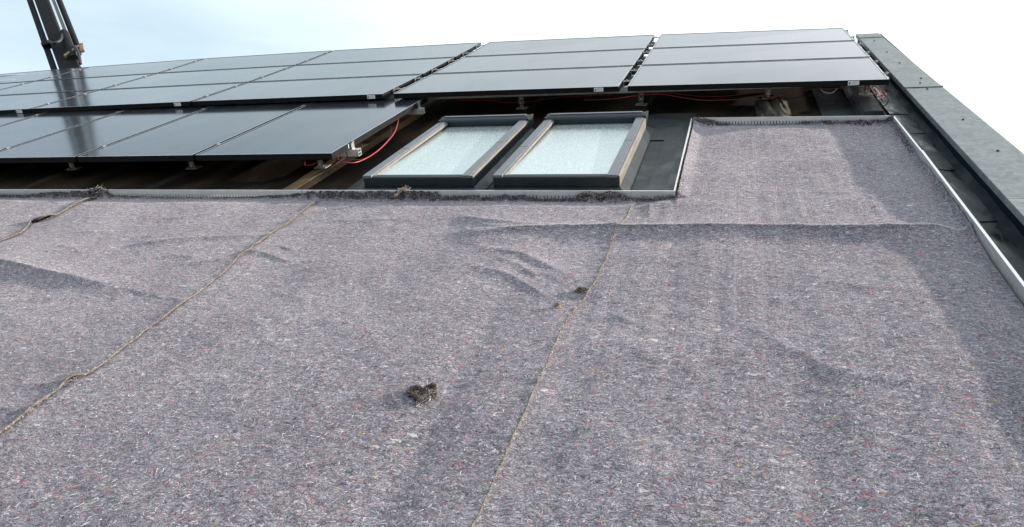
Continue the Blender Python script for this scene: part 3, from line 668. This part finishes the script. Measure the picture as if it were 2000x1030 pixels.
S2 = [(-1.352, -1.690), (-1.353, -1.789), (-1.34, -1.975), (-1.318, -2.06), (-1.335, -2.159), (-1.327, -2.363), (-1.300, -2.43), (-1.316, -2.493), (-1.278, -2.777), (-1.265, -3.338), (-1.268, -3.425), (-1.290, -3.47), (-1.268, -3.616), (-1.271, -3.725), (-1.25, -4.4), (-1.24, -5.5)]
S1 = [(.262, -1.690), (.258, -1.82), (.256, -1.985), (.250, -2.070), (.234, -2.085), (.237, -2.255), (.228, -2.569), (.217, -2.716), (.185, -2.87), (.175, -3.376), (.174, -3.577), (.160, -3.848), (.15, -4.4), (.15, -5.5)]
def seamx(S, Y, seed):
    yy = [p[1] for p in S][::-1]; xx = [p[0] for p in S][::-1]
    return np.interp(Y, yy, xx)+.014*vnoise(Y*5, Y*0, seed)+.007*vnoise(Y*14, Y*0, seed+4)+.004*vnoise(Y*31, Y*0, seed+1)+.002*vnoise(Y*110, Y*0, seed+2)
LIFT = {50: [(-2.10, .05, .020), (-1.87, .10, .010), (-1.75, .05, .012)], 60: [(-2.06, .03, .009), (-2.45, .04, .012), (-3.455, .035, .012), (-3.63, .05, .008), (-1.80, .06, .006)], 70: [(-2.27, .03, .004), (-2.70, .04, .006)]}
GX = .0088
def fleece(name, xl, xr, S_l, S_r, sl, sr, off, mat, label, y1=-1.684, fib=1.0):
    base = (0 if xl is None else (xl+xr)/2, -3.4, ZR)
    t = thing('protection_fleece', ((xl+xr)/2, -3.4, ZR+.001), label, 'fleece sheet', 'lengths of recycled fleece laid up the roof')
    ys = np.concatenate([np.arange(-5.5, -4.3, .03), np.arange(-4.3, y1, .0078), [y1]]); ny = len(ys)
    nx = int((xr-xl)/GX)+1; uu = np.linspace(0, 1, nx)
    Yg = np.repeat(ys[:, None], nx, 1)
    left = np.full(ny, xl) if S_l is None else seamx(S_l, ys, sl)-.05
    right = np.full(ny, xr) if S_r is None else seamx(S_r, ys, sr)
    Xg = left[:, None]*(1-uu)+right[:, None]*uu
    Zg = surf(Xg, Yg, off)
    if S_l is not None:      # tuck under its left neighbour
        d = np.clip((Xg-left[:, None])/.06, 0, 1); Zg -= .004*(1-d)
    if S_r is not None:
        d = np.clip((right[:, None]-Xg)/.07, 0, 1)
        lift = sum(a*np.exp(-((ys-yc)/w_)**2) for yc, w_, a in LIFT[sr])+.005*vnoise(ys*9, ys*0, sr+9)
        Zg += (np.maximum(lift, 0)[:, None]+.003)*(1-d)**2
    idx = np.arange(nx*ny).reshape(ny, nx)
    F = np.stack([idx[:-1, :-1], idx[:-1, 1:], idx[1:, 1:], idx[1:, :-1]], -1).reshape(-1, 4)
    VV = np.stack([Xg, Yg, Zg], -1).reshape(-1, 3); npmesh('felt', VV, F, [mat, DAMP_SHADE], t, mi=damp_shade_faces(VV, F))
    if S_r is not None:      # thick cut edge
        n = ny; x = Xg[:, -1]; z = Zg[:, -1]; nn = vnoise(ys*160, ys*0, sr+5)*.004+vnoise(ys*60, ys*0, sr+6)*.003; rr = .0033+.0016*vnoise(ys*40, ys*0, sr+7)
        ring = [(-.5, .9), (.45, 1.0), (1.0, .3), (.95, -.7), (.3, -1.25), (-.4, -1.1)]
        V = np.concatenate([np.stack([x+a*rr+nn*(.6 if a > .3 else 0), ys, z-.0022+b*rr+nn*.3], -1) for a, b in ring]); k = len(ring)
        F = []
        for r_ in range(k):
            a0 = r_*n; b0 = ((r_+1) % k)*n
            F += [(a0+i, b0+i, b0+i+1, a0+i+1) for i in range(n-1)]
        npmesh('cut_edge', V, F, EDGE, t, label='brown frayed cut edge of the fleece')
    return t, xl, xr, y1
def fibres(t, xl, xr, yl, yh, n, off, seed, size=1.0, name='loose_fibres', only=None):
    r = np.random.default_rng(seed)
    cx0 = r.uniform(xl, xr, n); cy0 = yl+(yh-yl)*r.uniform(0, 1, n)**1.0
    L = r.uniform(.005, .018, n)*size; ang = r.normal(0, .75, n)+np.where(r.random(n) < .15, r.uniform(0, 3, n), 0); curv = r.normal(0, 1.6, n)
    K = 5; V = np.zeros((n, K+1, 2, 3)); wd = r.uniform(.0002, .00052, n)*size
    for k in range(K+1):
        a = ang+curv*(k/K-.5); 
        if k == 0: px, py = cx0.copy(), cy0.copy()
        else: px = px+np.cos(a)*L/K; py = py+np.sin(a)*L/K
        V[:, k, 0, 0] = px-np.sin(a)*wd; V[:, k, 0, 1] = py+np.cos(a)*wd; V[:, k, 1, 0] = px+np.sin(a)*wd; V[:, k, 1, 1] = py-np.cos(a)*wd
        lift = np.sin(np.pi*k/K)*r.uniform(.0003, .0032, n)+.0008
        if k in (0,): lf = r.uniform(.2, 1, n)
        z = surf(px, py, off)+np.sin(np.pi*k/K)*lf*.0030+.0010
        V[:, k, 0, 2] = z+.0003; V[:, k, 1, 2] = z-.0001
    V[..., 0] = np.clip(V[..., 0], xl, xr)
    idx = np.arange(n*(K+1)*2).reshape(n, K+1, 2)
    F = np.stack([idx[:, :-1, 0], idx[:, :-1, 1], idx[:, 1:, 1], idx[:, 1:, 0]], -1).reshape(-1, 4)
    mi = r.choice(len(FIB), n, p=[.20, .29, .31, .07, .045, .025, .02, .04]); mi = np.repeat(mi, K)
    npmesh(name, V.reshape(-1, 3), F, FIB, t, mi=mi.tolist(), smooth=False, kind='stuff', label='short loose fibres standing off the fleece')
def tufts(t, pts, n, seed, hgt=.02, out=(0, -1)):
    """ragged torn fleece fibres along a polyline of (x, y, z)"""
    r = np.random.default_rng(seed); P = np.array(pts); s = r.uniform(0, len(P)-1, n); i = np.minimum(s.astype(int), len(P)-2); f = (s-i)[:, None]
    B = P[i]*(1-f)+P[i+1]*f; K = 4
    bk = r.uniform(0, 1, n)**1.5*.022; B[:, 0] += out[0]*bk; B[:, 1] += out[1]*bk
    B[:, 2] = surf(B[:, 0], B[:, 1], 0.)+.001; hgt = hgt*.8
    dirv = np.stack([r.normal(0, .7, n), r.normal(0, .5, n)+out[1]*.3, r.uniform(-.2, 1.0, n)], -1)+np.array([out[0]*.3, 0, 0]); dirv /= np.linalg.norm(dirv, axis=1)[:, None]
    L = r.uniform(.3, 1, n)*hgt; bend = r.normal(0, .6, (n, 3)); wd = r.uniform(.0004, .0011, n)
    V = np.zeros((n, K+1, 2, 3)); side = np.cross(dirv, [0, 1, .3]); side /= np.linalg.norm(side, axis=1)[:, None]
    for k in range(K+1):
        q = k/K; p = B+dirv*(L*q)[:, None]+bend*(L*q*q)[:, None]; w_ = (wd*(1-.6*q))[:, None]
        V[:, k, 0] = p+side*w_; V[:, k, 1] = p-side*w_
    idx = np.arange(n*(K+1)*2).reshape(n, K+1, 2)
    F = np.stack([idx[:, :-1, 0], idx[:, :-1, 1], idx[:, 1:, 1], idx[:, 1:, 0]], -1).reshape(-1, 4)
    mi = np.repeat(r.choice(4, n, p=[.55, .2, .17, .08]), K)
    npmesh('torn_edge', V.reshape(-1, 3), F, [TUFT, FIB[1], FIB[2], FIB[0]], t, mi=mi.tolist(), smooth=False, kind='stuff', label='ragged torn fibres along the rail')
OA, OB, OC, OD = .017, .011, .005, 0
tA, *_ = fleece('a', -6.2, -2.72, None, S3, 0, 50, OA, FL[0], 'grey fleece sheet at the far left edge, its cut edge lifting near the rail', fib=0)
tB, *_ = fleece('b', -2.80, -1.30, S3, S2, 50, 60, OB, FL[1], 'grey fleece sheet with a long diagonal fold, second from the left')
tC, *_ = fleece('c', -1.38, .22, S2, S1, 60, 70, OC, FL[2], 'grey fleece sheet in the middle, below the two roof windows')
# right-hand sheet: L-shaped, runs up beside the grey sheet
def fleece_right():
    t = thing('protection_fleece', (.85, -3.0, ZR+.001), 'grey fleece sheet on the right, running up to the top rail beside the parapet', 'fleece sheet', 'lengths of recycled fleece laid up the roof')
    ys = np.concatenate([np.arange(-5.5, -4.3, .03), np.arange(-4.3, -.300, .0078)]); ny = len(ys)
    xs = np.arange(.10, XRAIL+.001, GX); xs[-1] = XRAIL; nx = len(xs)
    X, Y = np.meshgrid(xs, ys); Yw = Y.copy()
    # rows near the two rails are pulled onto the rail lines
    lim = yrail(X)-.003
    Z = surf(X, Y, OD)
    keepv = (Y <= lim) & ((X > .445) | (Y < -1.680)) & (X > seamx(S1, Y, 70)-.07)
    idx = np.arange(nx*ny).reshape(ny, nx)
    k = keepv[:-1, :-1] & keepv[:-1, 1:] & keepv[1:, 1:] & keepv[1:, :-1]
    F = np.stack([idx[:-1, :-1], idx[:-1, 1:], idx[1:, 1:], idx[1:, :-1]], -1)[k]
    used = np.zeros(nx*ny, bool); used[F.ravel()] = True; rm = np.cumsum(used)-1
    V = np.stack([X, Y, Z], -1).reshape(-1, 3)[used]
    npmesh('felt', V, rm[F], [FL[3], DAMP_SHADE], t, mi=damp_shade_faces(V, rm[F]))
    return t
tD = fleece_right()
fibres(tC, -1.28, .15, -4.25, -3.0, 9000, OC, 1, 1.0); fibres(tC, -1.28, .20, -3.0, -1.72, 4500, OC, 2, .9)
fibres(tD, .27, 1.50, -4.25, -3.0, 8000, OD, 3, 1.0); fibres(tD, .28, 1.50, -3.0, -1.75, 4500, OD, 4, .9); fibres(tD, .50, 1.50, -1.75, -.42, 3000, OD, 8, .9)
fibres(tB, -2.2, -1.32, -4.0, -1.74, 5000, OB, 5, .9); fibres(tA, -3.6, -2.85, -2.8, -1.74, 1200, OA, 6, .9)
def frays(t, P, n, seed, hgt, mats, spread=.004, off=0.):
    r = np.random.default_rng(seed); P = np.array(P, float); s = r.uniform(0, len(P)-1.001, n); i = s.astype(int); f = (s-i)[:, None]
    B = P[i]*(1-f)+P[i+1]*f; B = B+r.normal(0, spread, (n, 2)); z = surf(B[:, 0], B[:, 1], off)+.001
    K = 3; a = r.uniform(0, 2*np.pi, n); L = r.uniform(.4, 1, n)*hgt; up = r.uniform(.1, .8, n); b2 = r.normal(0, .8, n); wd = r.uniform(.00025, .0007, n); V = np.zeros((n, K+1, 2, 3))
    for k in range(K+1):
        q = k/K; ang = a+b2*q; x = B[:, 0]+np.cos(ang)*L*q; y = B[:, 1]+np.sin(ang)*L*q; zz = z+L*up*np.sin(q*2.2)*.9
        V[:, k, 0] = np.stack([x-np.sin(ang)*wd, y+np.cos(ang)*wd, zz], -1); V[:, k, 1] = np.stack([x+np.sin(ang)*wd, y-np.cos(ang)*wd, zz], -1)
    idx = np.arange(n*(K+1)*2).reshape(n, K+1, 2)
    F = np.stack([idx[:, :-1, 0], idx[:, :-1, 1], idx[:, 1:, 1], idx[:, 1:, 0]], -1).reshape(-1, 4)
    npmesh('fray', V.reshape(-1, 3), F, mats, t, mi=np.repeat(r.choice(len(mats), n), K).tolist(), smooth=False, kind='stuff')
PALE = [FIB[1], FIB[7], FIB[0], FIB[1]]
ysm = np.linspace(-4.4, -1.72, 300)
frays(tA, np.stack([seamx(S3, ysm, 50)+.002, ysm], -1), 1500, 71, .012, PALE, off=OA)
frays(tB, np.stack([seamx(S2, ysm, 60)+.002, ysm], -1), 2400, 72, .012, PALE, off=OB)
frays(tC, np.stack([seamx(S1, ysm, 70)+.002, ysm], -1), 2400, 73, .011, PALE, off=OC)
frays(tC, [(-.40, -2.14)]+RIDGE[2:5][:2]+[(.22, -2.095)], 1300, 74, .007, PALE[:1]+PALE[2:], .003, OC)
frays(tD, [(.24, -2.094), (.4, -2.088), (.828, -2.072), (1.54, -2.042)], 2600, 75, .007, PALE[:1]+PALE[2:], .003, OD)
frays(tB, W[0][0][1:4], 900, 76, .007, PALE[:1]+PALE[2:], .003, OB)
def line(fx, xs): return [fx(x) for x in xs]
lowpts = lambda x: (x, -1.690, float(surf(np.array(x), np.array(-1.690), OC)))
tufts(tC, line(lowpts, np.linspace(-1.33, -.68, 60)), 4200, 21, .016); tufts(tC, line(lowpts, np.linspace(-.68, .22, 60)), 4200, 22, .018)
tufts(tD, line(lowpts, np.linspace(.22, .44, 20)), 1200, 23, .016)
lp2 = lambda x: (x, -1.690, float(surf(np.array(x), np.array(-1.690), OA)))
tufts(tA, line(lp2, np.linspace(-3.6, -2.72, 60)), 3000, 24, .018)
tufts(tB, line(lowpts, np.linspace(-2.72, -1.36, 60)), 2600, 25, .007)
up = lambda x: (x, float(yrail(np.array(x)))-.006, float(surf(np.array(x), yrail(np.array(x))-.006, OD)))
tufts(tD, line(up, np.linspace(.46, .66, 20)), 1300, 26, .012); tufts(tD, line(up, np.linspace(.66, 1.05, 30)), 600, 27, .006); tufts(tD, line(up, np.linspace(1.05, 1.545, 40)), 2200, 28, .011)
rt = lambda y: (XRAIL-.004, y, float(surf(np.array(XRAIL-.004), np.array(y), OD)))
tufts(tD, line(rt, np.linspace(-1.0, -.34, 50)), 900, 29, .014, out=(-1, 0)); tufts(tD, line(rt, np.linspace(-2.1, -1.1, 50)), 500, 30, .009, out=(-1, 0))
sd_ = lambda y: (.449, y, float(surf(np.array(.449), np.array(y), OD)))
tufts(tD, line(sd_, np.linspace(-1.70, -1.45, 20)), 160, 31, .009, out=(1, 0))

# ------------------------------------------------------------ edge rails (perforated profiles holding the fleece)
def edge_rail(p, q, label, lip=(0, 1), zt=-.150, comb=True, lipw=.008, pitch=.018):
    """upright aluminium strip from p to q (x, y); its top is folded outwards along lip"""
    P = Vector((p[0], p[1], 0)); Q = Vector((q[0], q[1], 0)); d = (Q-P); L = d.length; d.normalize(); nrm = Vector((lip[0], lip[1], 0)); th = .0018
    mb = MB(); up = Vector((0, 0, 1))
    def plate(s0, s1, z0, z1): 
        a = P+d*s0; b = P+d*s1
        mb.hexa([a+up*z0, b+up*z0, b+nrm*th+up*z0, a+nrm*th+up*z0], [a+up*z1, b+up*z1, b+nrm*th+up*z1, a+nrm*th+up*z1])
    zs = zt-.0215
    plate(0, L, zs, zt-.0002)
    plate(0, L, ZR+.003, ZR+.009)
    n = int(L/pitch)
    if comb:
        for i in range(n): plate(i*pitch, i*pitch+pitch*.74, ZR+.0092, zs-.0002)
    else: plate(0, L, ZR+.0092, zs-.0002)
    a = P; b = Q
    mb.hexa([a+up*zt, b+up*zt, b+nrm*lipw+up*zt, a+nrm*lipw+up*zt], [a+up*(zt+.0018), b+up*(zt+.0018), b+nrm*lipw+up*(zt+.0018), a+nrm*lipw+up*(zt+.0018)])
    # foot lying on the membrane
    mb.hexa([a+nrm*.002+up*(ZR+.0105), b+nrm*.002+up*(ZR+.0105), b+nrm*.05+up*(ZR+.0105), a+nrm*.05+up*(ZR+.0105)], [a+nrm*.002+up*(ZR+.012), b+nrm*.002+up*(ZR+.012), b+nrm*.05+up*(ZR+.012), a+nrm*.05+up*(ZR+.012)], 1)
    return obj('edge_rail', mb, [ALU, MEMG], None, ((p[0]+q[0])/2, (p[1]+q[1])/2, ZR), label=label, cat='edge rail', group='slotted edge rails around the fleece')
edge_rail((-6.2, -1.683), (-1.47, -1.6815), 'slotted aluminium edge rail above the fleece on the left, under the lower panels')
edge_rail((-1.466, -1.6805), (.442, -1.6795), 'slotted aluminium edge rail running along below the two roof windows')
edge_rail((.440, -1.677), (.440, -.292), 'short upright aluminium rail climbing between grey sheet and raised fleece field', lip=(-1, 0), comb=False, lipw=.006)
edge_rail((.447, -.287), (1.546, -.346), 'slotted aluminium rail closing the top of the fleece below the rightmost panel')
edge_rail((1.5575, -1.065), (1.5485, -.350), 'upper length of the bright edge rail beside the parapet gutter', lip=(1, 0), lipw=.009)
edge_rail((1.566, -5.5), (1.5565, -1.068), 'long lower length of the bright edge rail beside the parapet gutter', lip=(1, 0), zt=-.146, lipw=.011)

# ------------------------------------------------------------ cables
def cable(pts, r, mat, label, name='cable'):
    mb = MB(); mb.tube(spline(pts, 7), r, 8); return obj(name, mb, mat, None, pts[0], smooth=True, label=label, cat='cable')
cable([(-1.49, -1.20, -.085), (-1.455, -1.27, -.105), (-1.36, -1.29, -.118), (-1.335, -1.15, -.128), (-1.34, -.93, -.125), (-1.38, -.66, -.112), (-1.44, -.45, -.092), (-1.48, -.35, -.082)], .0033, REDC, 'red cable sagging in a loop below the right edge of the lower panels')
cable([(-1.47, -1.15, -.088), (-1.42, -1.20, -.125), (-1.36, -1.10, -.142), (-1.37, -.90, -.14), (-1.39, -.70, -.12), (-1.46, -.52, -.09)], .0022, BLKC, 'thin black cable sagging beside the red loop at the lower panels')
cable([(-1.66, -1.24, -.078), (-1.665, -1.27, -.10), (-1.655, -1.30, -.127), (-1.62, -1.22, -.130), (-1.58, -1.0, -.085)], .0028, REDC, 'short red cable end hanging under the front edge of the lower panels')
cable([(-1.2, .10, -.075), (-1.0, .12, -.085), (-.88, .14, -.108), (-.76, .14, -.112), (-.66, .15, -.106), (-.45, .15, -.085), (-.1, .12, -.075)], .0018, REDC, 'thin red cable strung behind the left roof window hood')
cable([(-.30, .10, -.100), (-.10, .06, -.090), (.08, .05, -.070), (.22, .05, -.066), (.36, .08, -.100), (.50, .10, -.126), (.70, .12, -.132), (.88, .12, -.134), (.95, .12, -.118), (1.08, .10, -.085)], .0024, REDC, 'red cable drooping beneath the rightmost panel from its left corner')
cable([(.24, .09, -.062), (.40, .12, -.095), (.55, .14, -.112), (.72, .12, -.100), (.92, .10, -.070)], .0018, REDC, 'second thinner red cable drooping above the first under the rightmost panel')
cable([(.90, .11, -.128), (1.02, .09, -.095), (1.15, .08, -.072), (1.35, .08, -.070), (1.50, .07, -.075)], .0022, REDC, 'red cable rising from the creased wrap to the panel corner')
cable([(.88, .13, -.140), (1.0, .14, -.140), (1.15, .16, -.128), (1.30, .12, -.09)], .0028, BLKC, 'black cable crossing the lit patch beside the creased wrap')
cable([(1.47, .06, -.060), (1.50, .03, -.095), (1.535, .02, -.125), (1.55, .03, -.145), (1.545, .04, -.125), (1.52, .05, -.100), (1.49, .06, -.07)], .0030, REDC, 'red cable bundle hanging in loops at the corner of the rightmost panel')
cable([(1.50, .06, -.060), (1.545, .03, -.085), (1.565, .02, -.105), (1.56, .03, -.13), (1.53, .04, -.09)], .0028, REDC, 'short red cable loop on the outer side of the corner bundle')
cable([(1.49, .06, -.060), (1.515, .02, -.100), (1.520, .0, -.135), (1.535, -.01, -.163), (1.565, -.02, -.160), (1.577, -.01, -.130), (1.560, .01, -.108), (1.525, .03, -.118)], .0028, BLKC, 'black cable coiled in a ring below the corner bundle')
cable([(1.48, .05, -.062), (1.51, .04, -.08), (1.53, .03, -.10), (1.525, .03, -.118), (1.50, .05, -.10)], .0032, FIB[0], 'pale cable tail inside the corner bundle')
mb = MB(); mb.tube(spline([(1.20, .14, -.078), (1.225, .12, -.100), (1.27, .11, -.105), (1.30, .13, -.085)], 6), .0030, 6); obj('cable_tie', mb, STICK, None, (1.24, .12, -.09), smooth=True, label='small white strap hanging under the rightmost panel', cat='cable tie')

# ------------------------------------------------------------ fibre scraps lying on the fleece
def scrap(name, cx_, cy_, loops, mat, label, seed, off=OC, hairs=120, hr=.02, k_=1.0):
    z0 = float(surf(np.array(cx_), np.array(cy_), off)); r = random.Random(seed)
    t = thing(name, (cx_, cy_, z0), label, 'fibre scrap')
    mb = MB()
    for pts, rad in loops:
        pts = [(a*k_, b*k_, c*k_) for a, b, c in pts]; rad *= k_
        P = spline([(cx_+a, cy_+b, z0+c) for a, b, c in pts], 6)
        mb.tube(P, [rad*(.75+.5*r.random())*(1 if 2 < i < len(P)-3 else .6) for i in range(len(P))], 8)
    mb.v = [(x+r.gauss(0, .0011), y+r.gauss(0, .0011), max(z0, z+r.gauss(0, .0011))) for x, y, z in mb.v]
    obj('clump', mb, mat, t, smooth=False)
    rr = np.random.default_rng(seed); n = hairs; V = []; F = []; mi = []
    allp = [p for pts, _ in loops for p in pts]
    for i in range(n):
        a = [q_*k_ for q_ in allp[rr.integers(len(allp))]]; b = np.array([cx_+a[0], cy_+a[1], z0+a[2]])+rr.normal(0, .004, 3); d = rr.normal(0, 1, 3); d[2] = abs(d[2])*.6; d /= np.linalg.norm(d); L = rr.uniform(.3, 1)*hr; bd = rr.normal(0, .7, 3)
        sd2 = np.cross(d, [.3, .9, .2]); sd2 /= np.linalg.norm(sd2); k0 = len(V)
        for k in range(4):
            q = k/3; p = b+d*L*q+bd*L*q*q; p[2] = max(p[2], z0+.001); V += [tuple(p+sd2*.0005), tuple(p-sd2*.0005)]
        for k in range(3): F.append((k0+2*k, k0+2*k+1, k0+2*k+3, k0+2*k+2)); mi.append(int(rr.integers(3)))
    npmesh('stray_fibres', V, F, [BRN, BRNL, FIB[0]], t, mi=mi, smooth=False, kind='stuff')
    return t
scrap('felt_scrap', -.129, -3.374, [
   ([(-.060, .004, .008), (-.052, .022, .014), (-.030, .030, .016), (-.010, .020, .012), (0, .012, .012)], .0105),
   ([(0, .012, .012), (.014, .034, .018), (.034, .042, .024), (.050, .024, .020), (.054, -.004, .012), (.044, -.026, .009)], .0105),
   ([(-.060, .004, .008), (-.046, -.014, .012), (-.024, -.026, .016), (-.002, -.044, .014), (.018, -.058, .010)], .0110),
   ([(.018, -.058, .009), (.034, -.040, .010), (.046, -.022, .010)], .006),
   ([(-.020, -.006, .010), (.004, -.002, .014), (.020, .006, .016), (.030, -.016, .012)], .006)], BRN,
   'curled brown scrap of felt lying alone on the middle fleece', 5, hairs=320, hr=.011, k_=.68)
scrap('felt_scrap', .205, -2.678, [([(-.035, 0, .004), (-.02, .01, .008), (0, .006, .009), (.012, -.002, .006)], .008), ([(-.02, -.01, .004), (0, -.012, .006), (.01, -.006, .005)], .006)], BRN,
   'small dark tuft of fibre caught at the right-hand seam', 6, hairs=120, hr=.016)
scrap('felt_scrap', .132, -2.796, [([(-.008, 0, .004), (0, .006, .009), (.008, .002, .010), (.010, -.006, .005)], .006)], BRNL,
   'tiny tan tuft of fibre on the fleece left of the right-hand seam', 7, hairs=50, hr=.010)
scrap('felt_scrap', .02, -1.70, [([(-.03, 0, .006), (0, .006, .016), (.03, .002, .020), (.05, -.004, .010)], .010), ([(.09, 0, .006), (.12, .003, .014), (.15, -.002, .010)], .009)], TUFT,
   'dark crumpled felt tuft hanging over the rail below the right roof window', 8, hairs=260, hr=.020)
scrap('felt_scrap', -.895, -1.70, [([(.03, .004, .030), (.01, .004, .036), (-.01, 0, .028), (-.02, -.012, .012), (-.035, -.022, .003)], .007)], BRNL,
   'twisted pale roll of felt hanging over the rail below the left roof window', 9, hairs=160, hr=.014)
scrap('felt_scrap', -2.765, -1.692, [([(-.08, 0, .010), (-.03, .004, .022), (.02, .002, .026), (.05, -.004, .016)], .009)], TUFT,
   'dark ragged felt clump where the leftmost seam meets the rail', 10, off=OA, hairs=240, hr=.018)

# ------------------------------------------------------------ mobile crane behind the roof, its boom leaning left
A = Vector((.693, -5.041, .988))
Rm = np.array([[.9611, .2628, -.0866], [-.0281, .4045, .9141], [.2748, -.8759, .3961]])
base_b = Vector((-11.25, 6.70, -.67)); tip_dir = Vector((-.660, .612, .435)).normalized()
cright = Vector((.9611, .2628, -.0866)); cright = (cright-tip_dir*cright.dot(tip_dir)).normalized(); cdep = tip_dir.cross(cright).normalized()
if cdep.dot(Vector((.27, -.87, .4))) < 0: cdep = -cdep
crane = thing('mobile_crane', w2r((r2w(base_b).x, r2w(base_b).y+1.0, -6.5)), 'dark telescopic crane boom leaning behind the roof ridge on the left', 'crane')
def cp(a, s, dd=0): return base_b+cright*a+tip_dir*s+cdep*dd
def bar(mb, a, s0, s1, w_, dpt, dd=0, mi=0): return mb.beam(cp(a, s0, dd), cp(a, s1, dd), cright*w_/2, cdep*dpt/2, mi)
mb = MB(); bar(mb, 0, -6.2, 22, .24, .26); boom = obj('boom', mb, CRD, crane, bevel=.02)
mb = MB(); bar(mb, .055, -6.2, .50, .33, .30); obj('boom_housing', mb, CRD, crane, bevel=.02)
mb = MB(); bar(mb, -.215, -5.5, 20, .10, .10); lt = obj('jib_tube', mb, CRD, crane, bevel=.01)
mb = MB(); bar(mb, .200, -.2, 18, .060, .03); obj('guide_strip', mb, CRG, crane)
mb = MB(); mb.tube([cp(.305, .55, .02), cp(.305, .70, .02), cp(.300, 18, .02)], [.035, .055, .055], 14); mb.tube([cp(.305, .40, .02), cp(.305, .56, .02)], .02, 10); obj('hydraulic_cylinder', mb, CRD, crane, smooth=True)
mb = MB(); mb.tube([cp(.185, .10, .16), cp(.185, 1.05, .16)], .075, 14); mb.tube([cp(.185, 1.05, .16), cp(.185, 1.14, .16)], [.060, .035], 14); obj('winch_motor', mb, CRD, crane, smooth=False)
mb = MB(); mb.beam(cp(.05, .18, .20), cp(.40, .40, .20), tip_dir*.028, cdep*.03); mb.beam(cp(.37, .18, .20), cp(.40, .42, .20), cright*.035, cdep*.03); obj('bracket', mb, CRB, crane, bevel=.005)
for pl_, hr_ in (([cp(.26, -.2, .2), cp(.30, .1, .24), cp(.28, .38, .22)], .03), ([cp(-.12, .85, .20), cp(-.02, .62, .26), cp(.10, .70, .24), cp(.16, .95, .2)], .028),
    ([cp(.22, 6.4, .08), cp(.30, 5.6, .12), cp(.38, 4.6, .10), cp(.40, 4.2, .06)], .022), ([cp(.36, 7.2, .06), cp(.40, 6.4, .08), cp(.34, 5.9, .08)], .022)):
    mb = MB(); mb.tube(spline(pl_, 6), hr_, 8); obj('hose', mb, RUB, crane, smooth=True)
for s0 in (.95, 5.9, 11):
    mb = MB(); mb.beam(cp(-.265, s0, .07), cp(-.02, s0, .07), tip_dir*.05, cdep*.06); obj('tube_clip', mb, CRD, crane)
# slewing column and truck on the ground, hidden behind the roof
bw = r2w(base_b-tip_dir*6.0)
def wb(mb, c, s, mi=0):
    vs = [w2r((c[0]+sx*s[0]/2, c[1]+sy*s[1]/2, c[2]+sz*s[2]/2)) for sz in (-1, 1) for sx, sy in ((-1, -1), (1, -1), (1, 1), (-1, 1))]
    return mb.hexa(vs[:4], vs[4:], mi)
mb = MB(); mb.tube([w2r((bw.x, bw.y, -5.2)), w2r((bw.x, bw.y, bw.z+.2))], .35, 16); obj('slewing_column', mb, CRD, crane)
mb = MB(); wb(mb, (bw.x, bw.y+1.5, -5.45), (2.3, 8.0, .35)); wb(mb, (bw.x, bw.y+3.0, -4.7), (2.3, 4.6, 1.1)); obj('chassis', mb, CRD, crane, bevel=.03)
mb = MB(); wb(mb, (bw.x, bw.y-2.0, -4.5), (2.3, 1.9, 1.9)); cabo = obj('cab', mb, PAINT, crane, bevel=.12)
mb = MB(); wb(mb, (bw.x, bw.y-2.1, -4.1), (2.34, 1.2, .6)); obj('window', mb, PVG, cabo)
for sx in (-1.05, 1.05):
    for dy in (-2.0, 2.8, 4.2):
        mb = MB(); mb.tube([w2r((bw.x+sx-.14, bw.y+dy, -6.0)), w2r((bw.x+sx+.14, bw.y+dy, -6.0))], .5, 24); wh = obj('wheel', mb, TYRE, crane)
        mb = MB(); mb.tube([w2r((bw.x+sx-.15, bw.y+dy, -6.0)), w2r((bw.x+sx+.15, bw.y+dy, -6.0))], .25, 16); obj('rim', mb, CRG, wh)

for o in bpy.data.objects:
    if '_loc' in o: del o['_loc']
